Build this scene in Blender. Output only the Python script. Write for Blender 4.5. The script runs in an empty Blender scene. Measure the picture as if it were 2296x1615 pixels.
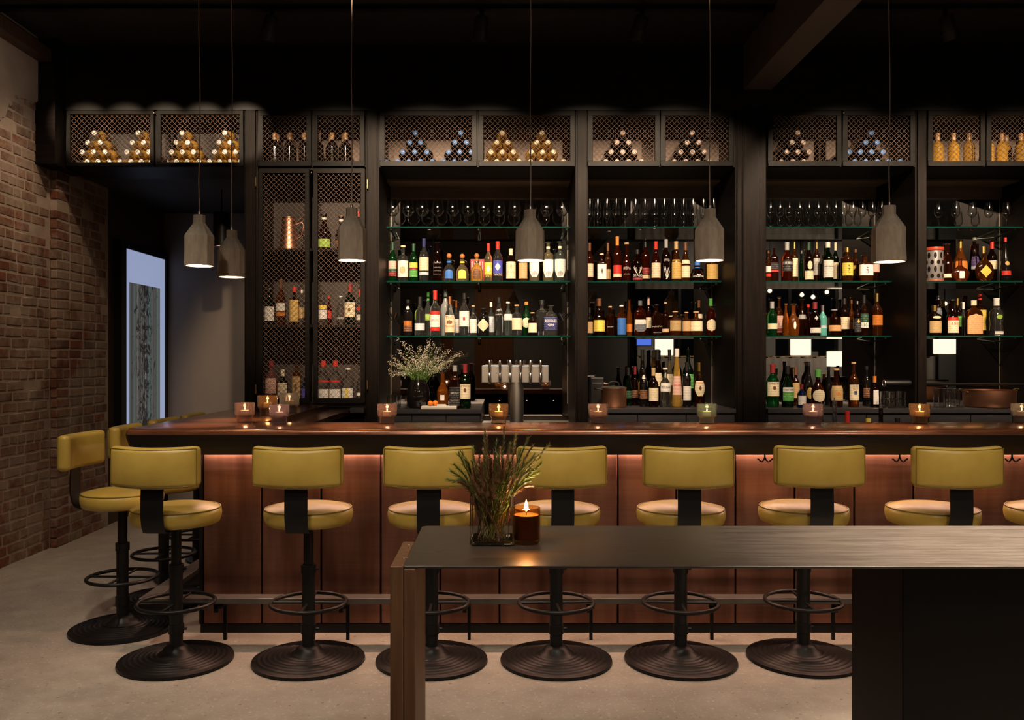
import bpy, math, random
from mathutils import Vector, Matrix, Euler
R = math.radians
S = bpy.context.scene
COL = S.collection
RNG = random.Random(7)

# ------------------------------------------------------------------ camera, world, light, exposure
F, VX, HY, CH = 1950.0, 1120.0, 805.0, 1.45          # focal length in px, vanishing point, eye height
cam_d = bpy.data.cameras.new('camera')
cam_d.sensor_fit = 'HORIZONTAL'; cam_d.sensor_width = 36.0; cam_d.lens = 36.0*F/2296.0
cam_d.shift_x = (1148.0-VX)/2296.0; cam_d.shift_y = (HY-807.5)/2296.0
cam_d.clip_start = 0.05; cam_d.clip_end = 60
cam = bpy.data.objects.new('camera', cam_d); COL.objects.link(cam)
cam.location = (0, 0, CH); cam.rotation_euler = (R(90), 0, 0)
S.camera = cam

wd = bpy.data.worlds.new('night'); S.world = wd; wd.use_nodes = True
wd.node_tree.nodes['Background'].inputs[0].default_value = (0.9, 0.75, 0.62, 1)
wd.node_tree.nodes['Background'].inputs[1].default_value = 0.004
S.view_settings.view_transform = 'Standard'
S.view_settings.look = 'None'; S.view_settings.gamma = 1.0; S.view_settings.use_curve_mapping = False
S.view_settings.exposure = 0.0
cy = S.cycles
cy.use_denoising = True; cy.max_bounces = 9; cy.diffuse_bounces = 3; cy.glossy_bounces = 5
cy.transmission_bounces = 8; cy.transparent_max_bounces = 28
cy.caustics_reflective = False; cy.caustics_refractive = False
cy.sample_clamp_indirect = 3.0; cy.sample_clamp_direct = 0.0; cy.blur_glossy = 0.5

WARM = (1.0, 0.74, 0.5); WARMER = (1.0, 0.6, 0.32); SOFT = (1.0, 0.83, 0.66)
def spot(loc, to, power, size, blend=0.6, rad=0.04, col=WARM):
    l = bpy.data.lights.new('spot_light', 'SPOT'); l.energy = power; l.spot_size = R(size); l.spot_blend = blend
    l.shadow_soft_size = rad; l.color = col
    o = bpy.data.objects.new('spot_light', l); COL.objects.link(o); o.location = loc
    o.rotation_euler = (Vector(to)-Vector(loc)).to_track_quat('-Z', 'Y').to_euler()
    return o
def point(loc, power, rad=0.02, col=WARM):
    l = bpy.data.lights.new('point_light', 'POINT'); l.energy = power; l.shadow_soft_size = rad; l.color = col
    o = bpy.data.objects.new('point_light', l); COL.objects.link(o); o.location = loc
    return o
# ceiling spots aimed at the shelves and mesh cabinets
spot((-1.0, 4.0, 3.78), (-1.30, 6.9, 2.25), 380, 38, 0.4, 0.045)
for x in (-.55, -.12, 0.7, 1.35, 2.0, 2.65, 3.35, 4.0):
    spot((x, 4.0, 3.78), (x, 6.9, 2.16), 430, 41, 0.4, 0.045)
for x in (-3.15, -2.85, -2.55, -2.25, -1.95):
    spot((x, 4.0, 3.78), (x, 6.9, 3.105), 540, 10, 0.6, 0.03)
# steep track heads grazing the cabinet fronts
for x in (-1.48, -.12, .83, 2.55, 3.6):
    spot((x, 5.95, 3.7), (x, 6.7, 2.2), 9, 62, 0.9, 0.03)
# ceiling spots over stools and floor
for x in (-1.7, -0.55, 0.6, 1.75, 2.9):
    spot((x, 2.35, 3.78), (x+0.1, 4.2, 0.7), 85, 62, 0.9, 0.05, SOFT)
for x in (-1.2, 1.1, 3.3):
    spot((x, 0.0, 3.78), (x, 4.2, 0.4), 120, 60, 0.9, 0.06, SOFT)  # front fill added from the camera side for stool backs and table leg
spot((-2.2, 3.3, 3.78), (-2.6, 4.2, 0.0), 130, 70, 0.9, 0.06, SOFT)
spot((-0.9, 1.8, 3.78), (-.7, 3.3, 0.0), 110, 64, 0.9, 0.08, SOFT)
spot((1.0, 3.1, 3.78), (1.0, 3.4, 0.0), 60, 50, 0.9, 0.08, SOFT)
spot((1.7, 2.5, 3.78), (1.75, 2.2, 0.95), 2300, 50, 1.0, 0.06, SOFT)
# grazing spots on the brick wall
spot((-2.6, 5.75, 3.78), (-3.45, 6.5, 1.6), 50, 75, 0.9, 0.04, WARM)
spot((-2.0, 4.2, 3.78), (-3.45, 6.3, 1.4), 62, 60, 0.9, 0.05, WARM)
# hallway
spot((-2.1, 7.9, 2.85), (-1.5, 8.85, 0.1), 42, 130, 1.0, 0.10, WARM)
spot((-3.22, 6.1, 3.78), (-3.47, 6.28, 1.7), 55, 9, 0.6, 0.02, WARM)
spot((-2.7, 5.6, 3.2), (-3.45, 5.9, 3.3), 7, 100, 1.0, 0.08, SOFT)  # unseen fill added to brighten the upper plaster of the brick wall
# room behind the camera
spot((-0.3, -0.9, 3.78), (-0.1, -3.0, 1.6), 40, 60, 0.9, 0.08, WARM)
spot((4.6, -0.8, 3.78), (4.6, -3.0, 2.6), 120, 90, 0.9, 0.08, SOFT)
spot((7.2, -0.8, 3.78), (7.2, -3.0, 2.4), 120, 90, 0.9, 0.08, SOFT)
# light strip under the bar edge
def strip(loc, sx, sy, power, rz=0):
    l = bpy.data.lights.new('strip_light', 'AREA'); l.shape = 'RECTANGLE'; l.size = sx; l.size_y = sy; l.energy = power; l.color = (1.0, .60, .42)
    o = bpy.data.objects.new('strip_light', l); COL.objects.link(o); o.location = loc; o.rotation_euler = (R(8), 0, rz); return o
strip((1.51, 4.592, .958), 6.15, .012, 38)
strip((-1.597, 5.6, .958), 1.9, .012, 3, R(90))

# ------------------------------------------------------------------ helpers
def P(x, y, D): return Vector(((x-VX)*D/F, D, CH-(y-HY)*D/F))
def PX(x, D): return (x-VX)*D/F
def PZ(y, D): return CH-(y-HY)*D/F

class MB:
    def __init__(s): s.v = []; s.f = []
    def add(s, vs, fs):
        n = len(s.v); s.v.extend(tuple(v) for v in vs); s.f.extend([tuple(i+n for i in f) for f in fs])
    def box(s, x0, x1, y0, y1, z0, z1):
        s.add([(x0,y0,z0),(x1,y0,z0),(x1,y1,z0),(x0,y1,z0),(x0,y0,z1),(x1,y0,z1),(x1,y1,z1),(x0,y1,z1)],
              [(0,3,2,1),(4,5,6,7),(0,1,5,4),(1,2,6,5),(2,3,7,6),(3,0,4,7)])
        return s
    def lathe(s, prof, n=20, cx=0, cy_=0, cz=0, sx=1, sy=1, sup=2.0, closed=False):
        vs = []; fs = []; m = len(prof)
        for i in range(n):
            a = 2*math.pi*i/n; c, d = math.cos(a), math.sin(a)
            k = 1.0 if sup == 2.0 else (abs(c)**sup+abs(d)**sup)**(-1.0/sup)
            for r, z in prof: vs.append((cx+r*k*c*sx, cy_+r*k*d*sy, cz+z))
        for i in range(n):
            j = (i+1) % n
            for q in range(m-1 if not closed else m):
                p = (q+1) % m
                fs.append((i*m+q, j*m+q, j*m+p, i*m+p))
        s.add(vs, fs); return s
    def tube(s, pts, r, n=8, cap=True, closed=False, taper=None):
        pts = [Vector(p) for p in pts]; vs = []; fs = []; m = len(pts)
        up = None
        for i, p in enumerate(pts):
            if closed: t = (pts[(i+1) % m]-pts[i-1]).normalized()
            else: t = (pts[min(i+1, m-1)]-pts[max(i-1, 0)]).normalized()
            if up is None:
                up = Vector((0,0,1)) if abs(t.z) < .9 else Vector((1,0,0))
            a = t.cross(up).normalized(); b = a.cross(t).normalized(); up = b
            rr = r*(taper[i] if taper else 1)
            for k in range(n):
                w = 2*math.pi*k/n
                vs.append(p+a*math.cos(w)*rr+b*math.sin(w)*rr)
        for i in range(m if closed else m-1):
            j = (i+1) % m
            for k in range(n):
                l = (k+1) % n
                fs.append((i*n+k, i*n+l, j*n+l, j*n+k))
        if cap and not closed:
            fs.append(tuple(range(n))[::-1]); fs.append(tuple((m-1)*n+k for k in range(n)))
        s.add(vs, fs); return s
    def ring(s, R_, r, z, n=40, k=8, cx=0, cy_=0):
        return s.tube([(cx+R_*math.cos(2*math.pi*i/n), cy_+R_*math.sin(2*math.pi*i/n), z) for i in range(n)], r, k, closed=True)
    def prism(s, poly, axis, a0, a1):            # polygon of 2-D points swept along an axis
        n = len(poly)
        def pt(p, a): return {'x': (a, p[0], p[1]), 'y': (p[0], a, p[1]), 'z': (p[0], p[1], a)}[axis]
        s.add([pt(p, a0) for p in poly]+[pt(p, a1) for p in poly],
              [tuple(range(n))[::-1], tuple(range(n, 2*n))]+[(i, (i+1) % n, n+(i+1) % n, n+i) for i in range(n)])
        return s
    def mesh(s, name, smooth=None, bevel=0, seg=2, fix=True):
        me = bpy.data.meshes.new(name); me.from_pydata(s.v, [], s.f); me.update()
        if bevel or fix:
            import bmesh
            b = bmesh.new(); b.from_mesh(me)
            if fix: bmesh.ops.remove_doubles(b, verts=b.verts, dist=1e-6); bmesh.ops.recalc_face_normals(b, faces=b.faces)
            if bevel:
                es = [e for e in b.edges if len(e.link_faces) == 2 and e.calc_face_angle(0) > R(40)]
                bmesh.ops.bevel(b, geom=es, offset=bevel, segments=seg, profile=.5, affect='EDGES', clamp_overlap=True)
            b.to_mesh(me); b.free()
        if smooth:
            me.polygons.foreach_set('use_smooth', [True]*len(me.polygons)); me.set_sharp_from_angle(angle=R(smooth))
        me.materials.append(None)
        return me

def link(name, me, m, parent=None, loc=None, rot=None, scale=None):
    o = bpy.data.objects.new(name, me); COL.objects.link(o)
    if m is not None:
        if not me.materials: me.materials.append(None)
        o.material_slots[0].link = 'OBJECT'; o.material_slots[0].material = m
    if parent is not None: o.parent = parent
    if loc is not None: o.location = loc
    if rot is not None: o.rotation_euler = rot
    if scale is not None: o.scale = scale
    return o
def mk(name, mb, m, parent=None, smooth=None, bevel=0, seg=2, **k):
    return link(name, mb.mesh(name, smooth, bevel, seg), m, parent, **k)
LABELS = set()
def tag(o, label, cat, group=None, kind=None):
    if kind != 'structure' and label in LABELS: print('DUPLICATE LABEL', label)
    LABELS.add(label)
    if not 4 <= len(label.split()) <= 16: print('LABEL LENGTH', len(label.split()), label)
    o['label'] = label; o['category'] = cat
    if group: o['group'] = group
    if kind: o['kind'] = kind
    return o
def thing(name, label, cat, loc=(0,0,0), rz=0, group=None, kind=None):
    o = bpy.data.objects.new(name, None); COL.objects.link(o); o.empty_display_size = .05
    o.location = loc; o.rotation_euler = (0, 0, rz)
    return tag(o, label, cat, group, kind)
def dup(root, loc, rz, label, group=None):
    r = root.copy(); COL.objects.link(r); r.location = loc; r.rotation_euler = (0, 0, rz)
    tag(r, label, root['category'], group or root.get('group'))
    for ch in list(root.children):
        c = ch.copy(); COL.objects.link(c); c.parent = r
        for g in ch.children:
            d = g.copy(); COL.objects.link(d); d.parent = c
    return r
ORD = ['zeroth','first','second','third','fourth','fifth','sixth','seventh','eighth','ninth','tenth','eleventh','twelfth','thirteenth','fourteenth','fifteenth']

# ------------------------------------------------------------------ materials
class N:
    def __init__(s, name):
        s.m = bpy.data.materials.new(name); s.m.use_nodes = True
        s.t = s.m.node_tree; s.b = s.t.nodes['Principled BSDF']; s.out = s.t.nodes['Material Output']
    def n(s, typ, **k):
        x = s.t.nodes.new(typ)
        for a, v in k.items():
            if a.startswith('i_'):
                key = a[2:]; key = int(key) if key.isdigit() else key.replace('_', ' ')
                x.inputs[key].default_value = v
            else: setattr(x, a, v)
        return x
    def l(s, a, b): s.t.links.new(a, b)
    def set(s, **k):
        for a, v in k.items():
            s.b.inputs[{'col':'Base Color','rough':'Roughness','metal':'Metallic','trans':'Transmission Weight','ior':'IOR','coat':'Coat Weight',
                        'emit':'Emission Color','es':'Emission Strength','spec':'Specular IOR Level','alpha':'Alpha','crough':'Coat Roughness',
                        'sub':'Subsurface Weight','aniso':'Anisotropic'}[a]].default_value = (*v, 1) if isinstance(v, tuple) else v
        return s
    def coords(s, scale=(1,1,1), kind='Object'):
        tc = s.n('ShaderNodeTexCoord'); mp = s.n('ShaderNodeMapping'); mp.inputs['Scale'].default_value = scale
        s.l(tc.outputs[kind], mp.inputs['Vector']); return mp.outputs[0]
    def noise(s, vec, scale, detail=4, rough=.55, dist=0):
        x = s.n('ShaderNodeTexNoise'); x.inputs['Scale'].default_value = scale; x.inputs['Detail'].default_value = detail
        x.inputs['Roughness'].default_value = rough; x.inputs['Distortion'].default_value = dist
        if vec is not None: s.l(vec, x.inputs['Vector'])
        return x.outputs['Fac']
    def ramp(s, fac, stops):
        x = s.n('ShaderNodeValToRGB'); e = x.color_ramp.elements
        while len(e) < len(stops): e.new(.5)
        for q, (p, c) in zip(e, stops): q.position = p; q.color = (*c, 1) if isinstance(c, tuple) else (c, c, c, 1)
        s.l(fac, x.inputs[0]); return x.outputs[0]
    def mix(s, fac, a, b, mode='MIX'):
        x = s.n('ShaderNodeMix'); x.data_type = 'RGBA'; x.blend_type = mode
        for v, k in ((fac, 0), (a, 6), (b, 7)):
            if isinstance(v, (int, float)): x.inputs[k].default_value = v
            elif isinstance(v, tuple): x.inputs[k].default_value = (*v, 1)
            else: s.l(v, x.inputs[k])
        return x.outputs[2]
    def bump(s, h, strength=.3, dist=.01):
        x = s.n('ShaderNodeBump'); x.inputs['Strength'].default_value = strength; x.inputs['Distance'].default_value = dist
        s.l(h, x.inputs['Height']); s.l(x.outputs[0], s.b.inputs['Normal'])
    def base(s, sock): s.l(sock, s.b.inputs['Base Color'])
    def rough(s, sock): s.l(sock, s.b.inputs['Roughness'])

_pm = {}
def pm(name, col, rough=.5, metal=0.0, var=.12, scale=30, **k):
    key = (name, col, rough, metal)
    if key in _pm: return _pm[key]
    n = N(name).set(rough=rough, metal=float(metal), **k)
    f = n.noise(n.coords(), scale, 3)
    n.base(n.mix(f, tuple(c*(1-var) for c in col), tuple(min(1, c*(1+var)) for c in col)))
    _pm[key] = n.m; return n.m

def wood(name, c0, c1, rough, stretch=(1.2, 14, 14), spec=.5, scale=3.0, coat=0.0):
    n = N(name).set(rough=rough, spec=spec, coat=coat)
    f = n.noise(n.coords(stretch), scale, 8, .65, .6)
    n.base(n.ramp(f, [(.3, c0), (.7, c1)])); n.bump(f, .25, .004); return n.m
M = {}
M['black_wood'] = wood('black_stained_oak', (.005,.0035,.003), (.0125,.0085,.007), .44, (14,14,1.2), spec=.09)
M['black_wood_h'] = wood('black_stained_oak_flat', (.005,.0035,.003), (.0125,.0085,.007), .44, (1.2,14,14), spec=.09)
M['shelf_wood'] = wood('brown_oak_panel', (.22,.155,.105), (.40,.29,.20), .5, (1.0,12,12))
M['grey_wood'] = wood('charcoal_counter', (.028,.026,.030), (.05,.046,.05), .38, (1.2,14,14))
M['leg_wood'] = wood('brown_oak_leg', (.20,.095,.045), (.36,.19,.10), .5, (16,16,1.0))
M['hall_wood'] = wood('reddish_wood', (.03,.014,.008), (.06,.03,.016), .5, (12,12,1))
M['iron'] = pm('black_iron', (.006,.0055,.0055), .42, 0.0, .3, 60, spec=.28)
M['iron_soft'] = pm('black_cast_iron', (.007,.006,.0058), .40, 0.0, .3, 80, spec=.26)
M['chrome'] = pm('chrome', (.85,.83,.80), .24, 1.0, .03)
M['steel'] = pm('brushed_steel', (.56,.52,.47), .40, 1.0, .06, 60)
M['brass'] = pm('brass', (.8,.55,.22), .25, 1.0)
M['wire'] = pm('bronze_wire', (.34,.235,.19), .4, 0.5)
M['cord'] = pm('grey_cord', (.42,.34,.30), .7)
M['white'] = pm('white_ceramic', (.8,.76,.7), .35)
M['orange'] = pm('orange_peel', (.85,.22,.02), .45, 0, .2, 40)
M['wax'] = pm('candle_wax', (.85,.75,.55), .5, 0, .05, sub=.0)

n = N('copper_sheet').set(metal=1.0)
v = n.coords((1.0, 1.0, 30)); f = n.noise(v, 2.2, 5, .6)
g = n.noise(n.coords((4.5, 4.5, .5)), 1.6, 4, .55)
oi = n.n('ShaderNodeObjectInfo')
c = n.ramp(f, [(.3, (.32,.155,.108)), (.7, (.38,.19,.135))])
c = n.mix(n.ramp(g, [(.38, .0), (.66, .75)]), c, (.13,.055,.036))
n.base(c); n.rough(n.ramp(f, [(.3, .38), (.7, .44)])); n.bump(f, .05, .001); M['copper'] = n.m

n = N('bar_top').set(rough=.2, coat=.18, crough=.1, metal=.45)
f = n.noise(n.coords((1.0, 10, 10)), 3.5, 7, .6, .4)
n.base(n.ramp(f, [(.3, (.095,.034,.015)), (.7, (.24,.085,.038))])); n.rough(n.ramp(f, [(.3, .16), (.7, .27)])); M['bar_top'] = n.m
n = N('bar_edge').set(rough=.4, spec=.3)
f = n.noise(n.coords((1.0, 12, 12)), 3, 6, .6, .4)
n.base(n.ramp(f, [(.3, (.006,.004,.003)), (.7, (.015,.009,.007))])); M['bar_edge'] = n.m

n = N('yellow_leather').set(rough=.34, spec=.36)
v = n.coords(); f = n.noise(v, 6, 4); g = n.noise(v, 260, 2)
n.base(n.ramp(f, [(.3, (.41,.275,.05)), (.7, (.51,.36,.078))])); n.bump(g, .05, .002); M['leather'] = n.m
M['piping'] = pm('olive_piping', (.20,.135,.02), .45)

n = N('polished_concrete').set(spec=.35)
v = n.coords(kind='Object'); a = n.noise(v, .9, 5, .6, .5); b = n.noise(v, 9, 6, .65); c2 = n.noise(v, 55, 3, .7)
vo = n.n('ShaderNodeTexVoronoi'); vo.inputs['Scale'].default_value = 26; n.l(v, vo.inputs['Vector'])
col = n.ramp(a, [(.3, (.30,.25,.205)), (.7, (.44,.38,.315))])
col = n.mix(n.ramp(b, [(.35, .35), (.6, .0)]), col, (.21,.165,.13))
col = n.mix(n.ramp(c2, [(.58, .0), (.70, .75)]), col, (.60,.54,.46))
col = n.mix(n.ramp(n.noise(v, 38, 2), [(.66, .0), (.72, .7)]), col, (.13,.10,.08))
n.base(col); n.rough(n.ramp(b, [(.3, .42), (.7, .62)])); n.bump(b, .06, .004); M['floor'] = n.m

n = N('old_brick').set(rough=.9, spec=.2)
oi = n.n('ShaderNodeObjectInfo'); v = n.coords(kind='Object')
geo = n.n('ShaderNodeNewGeometry')
hue = n.ramp(oi.outputs['Random'], [(0, (.13,.048,.03)), (.28, (.24,.082,.048)), (.5, (.19,.11,.078)), (.72, (.33,.235,.17)), (.85, (.26,.10,.06)), (1, (.09,.055,.045))])
wn = n.n('ShaderNodeTexWhiteNoise'); wn.noise_dimensions = '1D'
big = n.noise(geo.outputs['Position'], 3.4, 8, .72); fine = n.noise(geo.outputs['Position'], 38, 5, .7)
col = n.mix(n.ramp(fine, [(.38, .0), (.66, .7)]), hue, (.085,.04,.028))
col = n.mix(n.ramp(big, [(.40, .0), (.60, .78)]), col, (.34,.26,.20))
n.base(col); n.bump(fine, .5, .006); M['brick'] = n.m
n = N('brick_mass').set(rough=.9, spec=.2)
at = n.n('ShaderNodeAttribute'); at.attribute_name = 'tone'
geo = n.n('ShaderNodeNewGeometry')
hue = n.ramp(at.outputs['Fac'], [(0, (.13,.048,.03)), (.28, (.24,.082,.048)), (.5, (.19,.11,.078)), (.72, (.33,.235,.17)), (.85, (.26,.10,.06)), (1, (.09,.055,.045))])
big = n.noise(geo.outputs['Position'], 3.4, 8, .72); fine = n.noise(geo.outputs['Position'], 38, 5, .7)
col = n.mix(n.ramp(fine, [(.38, .0), (.66, .7)]), hue, (.085,.04,.028))
col = n.mix(n.ramp(big, [(.40, .0), (.60, .78)]), col, (.34,.26,.20))
n.base(col); n.bump(fine, .5, .006); M['brick_mass'] = n.m
n = N('lime_mortar').set(rough=.95, spec=.1)
v = n.coords(); f = n.noise(v, 5, 6, .7); g = n.noise(v, 60, 4, .7)
n.base(n.ramp(f, [(.3, (.30,.225,.175)), (.7, (.46,.36,.285))])); n.bump(g, .6, .008); M['mortar'] = n.m
n = N('old_plaster').set(rough=.92, spec=.15)
v = n.coords(); f = n.noise(v, 2.2, 6, .7); g = n.noise(v, 24, 5, .7)
n.base(n.ramp(f, [(.3, (.20,.15,.115)), (.7, (.33,.255,.205))])); n.bump(g, .35, .008); M['plaster'] = n.m
n = N('hall_plaster').set(rough=.8, spec=.2)
f = n.noise(n.coords((1, 1, .3)), 1.4, 5, .6)
n.base(n.ramp(f, [(.3, (.20,.165,.14)), (.7, (.27,.225,.19))])); M['hall_plaster'] = n.m
M['front_wall'] = pm('grey_paint', (.20,.20,.20), .8)
M['ceiling'] = pm('black_ceiling', (.010,.008,.007), .7, 0, .3, 2)
M['header'] = wood('black_header_oak', (.006,.005,.0045), (.016,.013,.011), .42, (1.0,10,10), scale=4, spec=.3)
M['beam'] = pm('painted_beam', (.13,.105,.095), .55, 0, .2, 3)

n = N('concrete_shade').set(rough=.85, spec=.2)
v = n.coords((1, 1, .25)); f = n.noise(v, 22, 6, .7); g = n.noise(n.coords(), 70, 4, .7)
n.base(n.ramp(f, [(.3, (.27,.22,.17)), (.7, (.46,.385,.30))])); n.bump(g, .3, .004); M['concrete'] = n.m
M['shade_inner'] = pm('pale_shade_lining', (.8,.72,.6), .8)

n = N('patinated_steel').set(metal=.35)
v = n.coords((1.0, 11, 11)); f = n.noise(v, 4, 10, .78, .2); g = n.noise(n.coords((1, 5, 5)), 42, 6, .8)
col = n.ramp(f, [(.3, (.070,.056,.046)), (.7, (.165,.135,.112))])
n.base(n.mix(n.ramp(g, [(.58, .0), (.70, .5)]), col, (.30,.28,.25))); n.rough(n.ramp(f, [(.3, .26), (.7, .44)])); M['table_steel'] = n.m
M['table_box'] = pm('blackened_steel', (.0055,.0042,.0036), .5, .1, .3, 4, spec=.15)

def thin_glass(name, tint=(1,1,1), gain=1.0, rough=.02, dens=.0, body=(1,1,1)):
    n = N(name)
    tr = n.n('ShaderNodeBsdfTransparent'); tr.inputs[0].default_value = (*tint, 1)
    gl = n.n('ShaderNodeBsdfGlossy'); gl.inputs['Roughness'].default_value = rough
    lw = n.n('ShaderNodeLayerWeight'); lw.inputs[0].default_value = .5
    fr = n.n('ShaderNodeMath', operation='POWER'); fr.inputs[1].default_value = 2.6; n.l(lw.outputs['Facing'], fr.inputs[0])
    f2 = n.n('ShaderNodeMath', operation='MULTIPLY_ADD'); n.l(fr.outputs[0], f2.inputs[0]); f2.inputs[1].default_value = .85; f2.inputs[2].default_value = .035; fr = f2
    mu = n.n('ShaderNodeMath', operation='MULTIPLY'); mu.use_clamp = True; mu.inputs[1].default_value = gain
    n.l(fr.outputs[0], mu.inputs[0])
    mx = n.n('ShaderNodeMixShader'); n.l(mu.outputs[0], mx.inputs[0]); n.l(tr.outputs[0], mx.inputs[1]); n.l(gl.outputs[0], mx.inputs[2])
    last = mx
    if dens:
        df = n.n('ShaderNodeBsdfTranslucent'); df.inputs[0].default_value = (*body, 1)
        d2 = n.n('ShaderNodeBsdfDiffuse'); d2.inputs[0].default_value = (*body, 1)
        ad = n.n('ShaderNodeMixShader'); ad.inputs[0].default_value = .5; n.l(df.outputs[0], ad.inputs[1]); n.l(d2.outputs[0], ad.inputs[2])
        f = n.noise(n.coords(), 40, 3); 
        m2 = n.n('ShaderNodeMixShader')
        mm = n.n('ShaderNodeMath', operation='MULTIPLY'); mm.inputs[1].default_value = dens*2; n.l(f, mm.inputs[0]); n.l(mm.outputs[0], m2.inputs[0])
        n.l(mx.outputs[0], m2.inputs[1]); n.l(ad.outputs[0], m2.inputs[2]); last = m2
    n.l(last.outputs[0], n.out.inputs[0]); n.t.nodes.remove(n.b); return n.m
M['glass'] = thin_glass('clear_thin_glass', (.972,.976,.975), 1.7, .055)
M['shelf_glass'] = thin_glass('shelf_glass', (.86,.93,.90), 1.2)
M['door_glass'] = thin_glass('dark_window_glass', (.5,.5,.5), 1.0)
n = N('green_glass_edge').set(rough=.10, col=(.004,.055,.038), trans=.3); M['glass_edge'] = n.m
M['mirror'] = pm('tinted_mirror', (.62,.58,.55), .012, 1.0, .0)
HOLD = {'pink': thin_glass('rose_holder', (.80,.66,.62), 2.2, .10, .09, (.75,.55,.48)),
        'amber': thin_glass('amber_holder', (.93,.78,.58), 2.2, .08, .06, (.75,.48,.28)),
        'smoke': thin_glass('smoke_holder', (.62,.58,.56), 2.2, .10, .12, (.55,.52,.48)),
        'green': thin_glass('iridescent_holder', (.62,.70,.62), 2.4, .10, .10, (.5,.58,.48)),
        'lilac': thin_glass('lilac_holder', (.72,.60,.64), 2.4, .10, .12, (.62,.5,.52))}
M['amber_jar'] = thin_glass('amber_jar', (.90,.66,.36), 1.0, .03)

def glass(name, col, trans=.955, rough=.055, ior=1.42):
    n = N(name).set(rough=rough, trans=trans, ior=ior)
    f = n.noise(n.coords((3,3,.6)), 4, 2)
    n.base(n.mix(f, tuple(c*.85 for c in col), tuple(min(1, c*1.1) for c in col))); return n.m
G = {'amber': glass('amber_spirit', (.48,.13,.022)), 'dark_amber': glass('dark_amber_spirit', (.17,.036,.009)),
     'red_amber': glass('red_amber_spirit', (.34,.042,.012)), 'orange_amber': glass('orange_spirit', (.75,.20,.025), .9),
     'gold': glass('gold_spirit', (.85,.50,.10), .72), 'pale_gold': glass('pale_gold_spirit', (.85,.72,.40), .93),
     'green': glass('green_glass', (.03,.30,.07)), 'dark_green': glass('dark_green_glass', (.012,.055,.018)),
     'clear': glass('clear_spirit', (.94,.96,.95), .985), 'frost': glass('reflected_pendant_grey', (.5,.54,.54), .6, .35),
     'black': pm('black_bottle', (.006,.005,.005), .08, 0, .2, coat=.3), 'dark': glass('near_black_glass', (.04,.010,.006), .9),
     'pale_green': glass('pale_green_glass', (.72,.86,.80), .97), 'teal': pm('teal_bottle', (.10,.42,.36), .3),
     'blue': glass('blue_glass', (.02,.06,.30), .9), 'pink': glass('rose_glass', (.60,.22,.2), .85), 'wine_gold': glass('white_wine_glass', (.95,.50,.06), .6, .05),
     'white': pm('white_bottle', (.7,.68,.62), .3)}
PCOL = {'white': (.78,.75,.70), 'cream': (.76,.66,.46), 'yellow': (.78,.60,.10), 'kraft': (.52,.34,.17), 'tan': (.48,.33,.15), 'red': (.55,.03,.02),
        'pink': (.72,.45,.38), 'blue': (.04,.15,.50), 'navy': (.015,.02,.10), 'royal': (.08,.09,.50), 'green': (.08,.30,.06), 'black': (.012,.011,.011),
        'orange': (.62,.20,.03), 'grey': (.32,.32,.33), 'silver': (.55,.55,.56), 'gold': (.60,.40,.12), 'paleblue': (.62,.68,.74), 'brown': (.13,.05,.02),
        'darkred': (.22,.02,.025), 'copper': (.6,.26,.12), 'wood': (.55,.36,.2), 'slate': (.10,.11,.13), 'purple': (.12,.08,.25), 'lime': (.35,.55,.10),
        'paleorange': (.78,.42,.2), 'darkgreen': (.015,.06,.03), 'ball': (.42,.14,.04), 'peach': (.72,.55,.36)}
_paper = {}
def paper(c):
    if c in _paper: return _paper[c]
    col = PCOL[c]; n = N('printed_paper_'+c).set(rough=.55, spec=.3)
    v = n.coords((1, 1, 1)); tc = n.n('ShaderNodeTexCoord'); sp = n.n('ShaderNodeSeparateXYZ'); n.l(tc.outputs['Object'], sp.inputs[0])
    w = n.n('ShaderNodeTexWave', wave_type='BANDS', bands_direction='Z'); w.inputs['Scale'].default_value = 5.5; n.l(tc.outputs['Object'], w.inputs['Vector'])
    f = n.noise(n.coords((9, 9, 5.5)), 3.2, 2)
    a = n.n('ShaderNodeMath', operation='MULTIPLY'); n.l(n.ramp(w.outputs['Fac'], [(.62, 0.0), (.72, 1.0)]), a.inputs[0]); n.l(n.ramp(f, [(.52, 0.0), (.56, 1.0)]), a.inputs[1])
    dark = sum(col) > .6
    ink = tuple(x*.28 for x in col) if dark else tuple(min(1, x*2.2+.25) for x in col)
    a2 = n.n('ShaderNodeMath', operation='MULTIPLY'); a2.inputs[1].default_value = .6; n.l(a.outputs[0], a2.inputs[0])
    n.base(n.mix(a2.outputs[0], col, ink)); _paper[c] = n.m; return n.m
def capm(c):
    metal = 1.0 if c in ('silver', 'gold', 'copper') else 0.0
    return pm('cap_'+c, PCOL[c], .32 if metal else .4, metal)
def emis(name, col, st):
    n = N(name).set(col=(0,0,0), emit=col, es=st, rough=.6); return n.m
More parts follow.
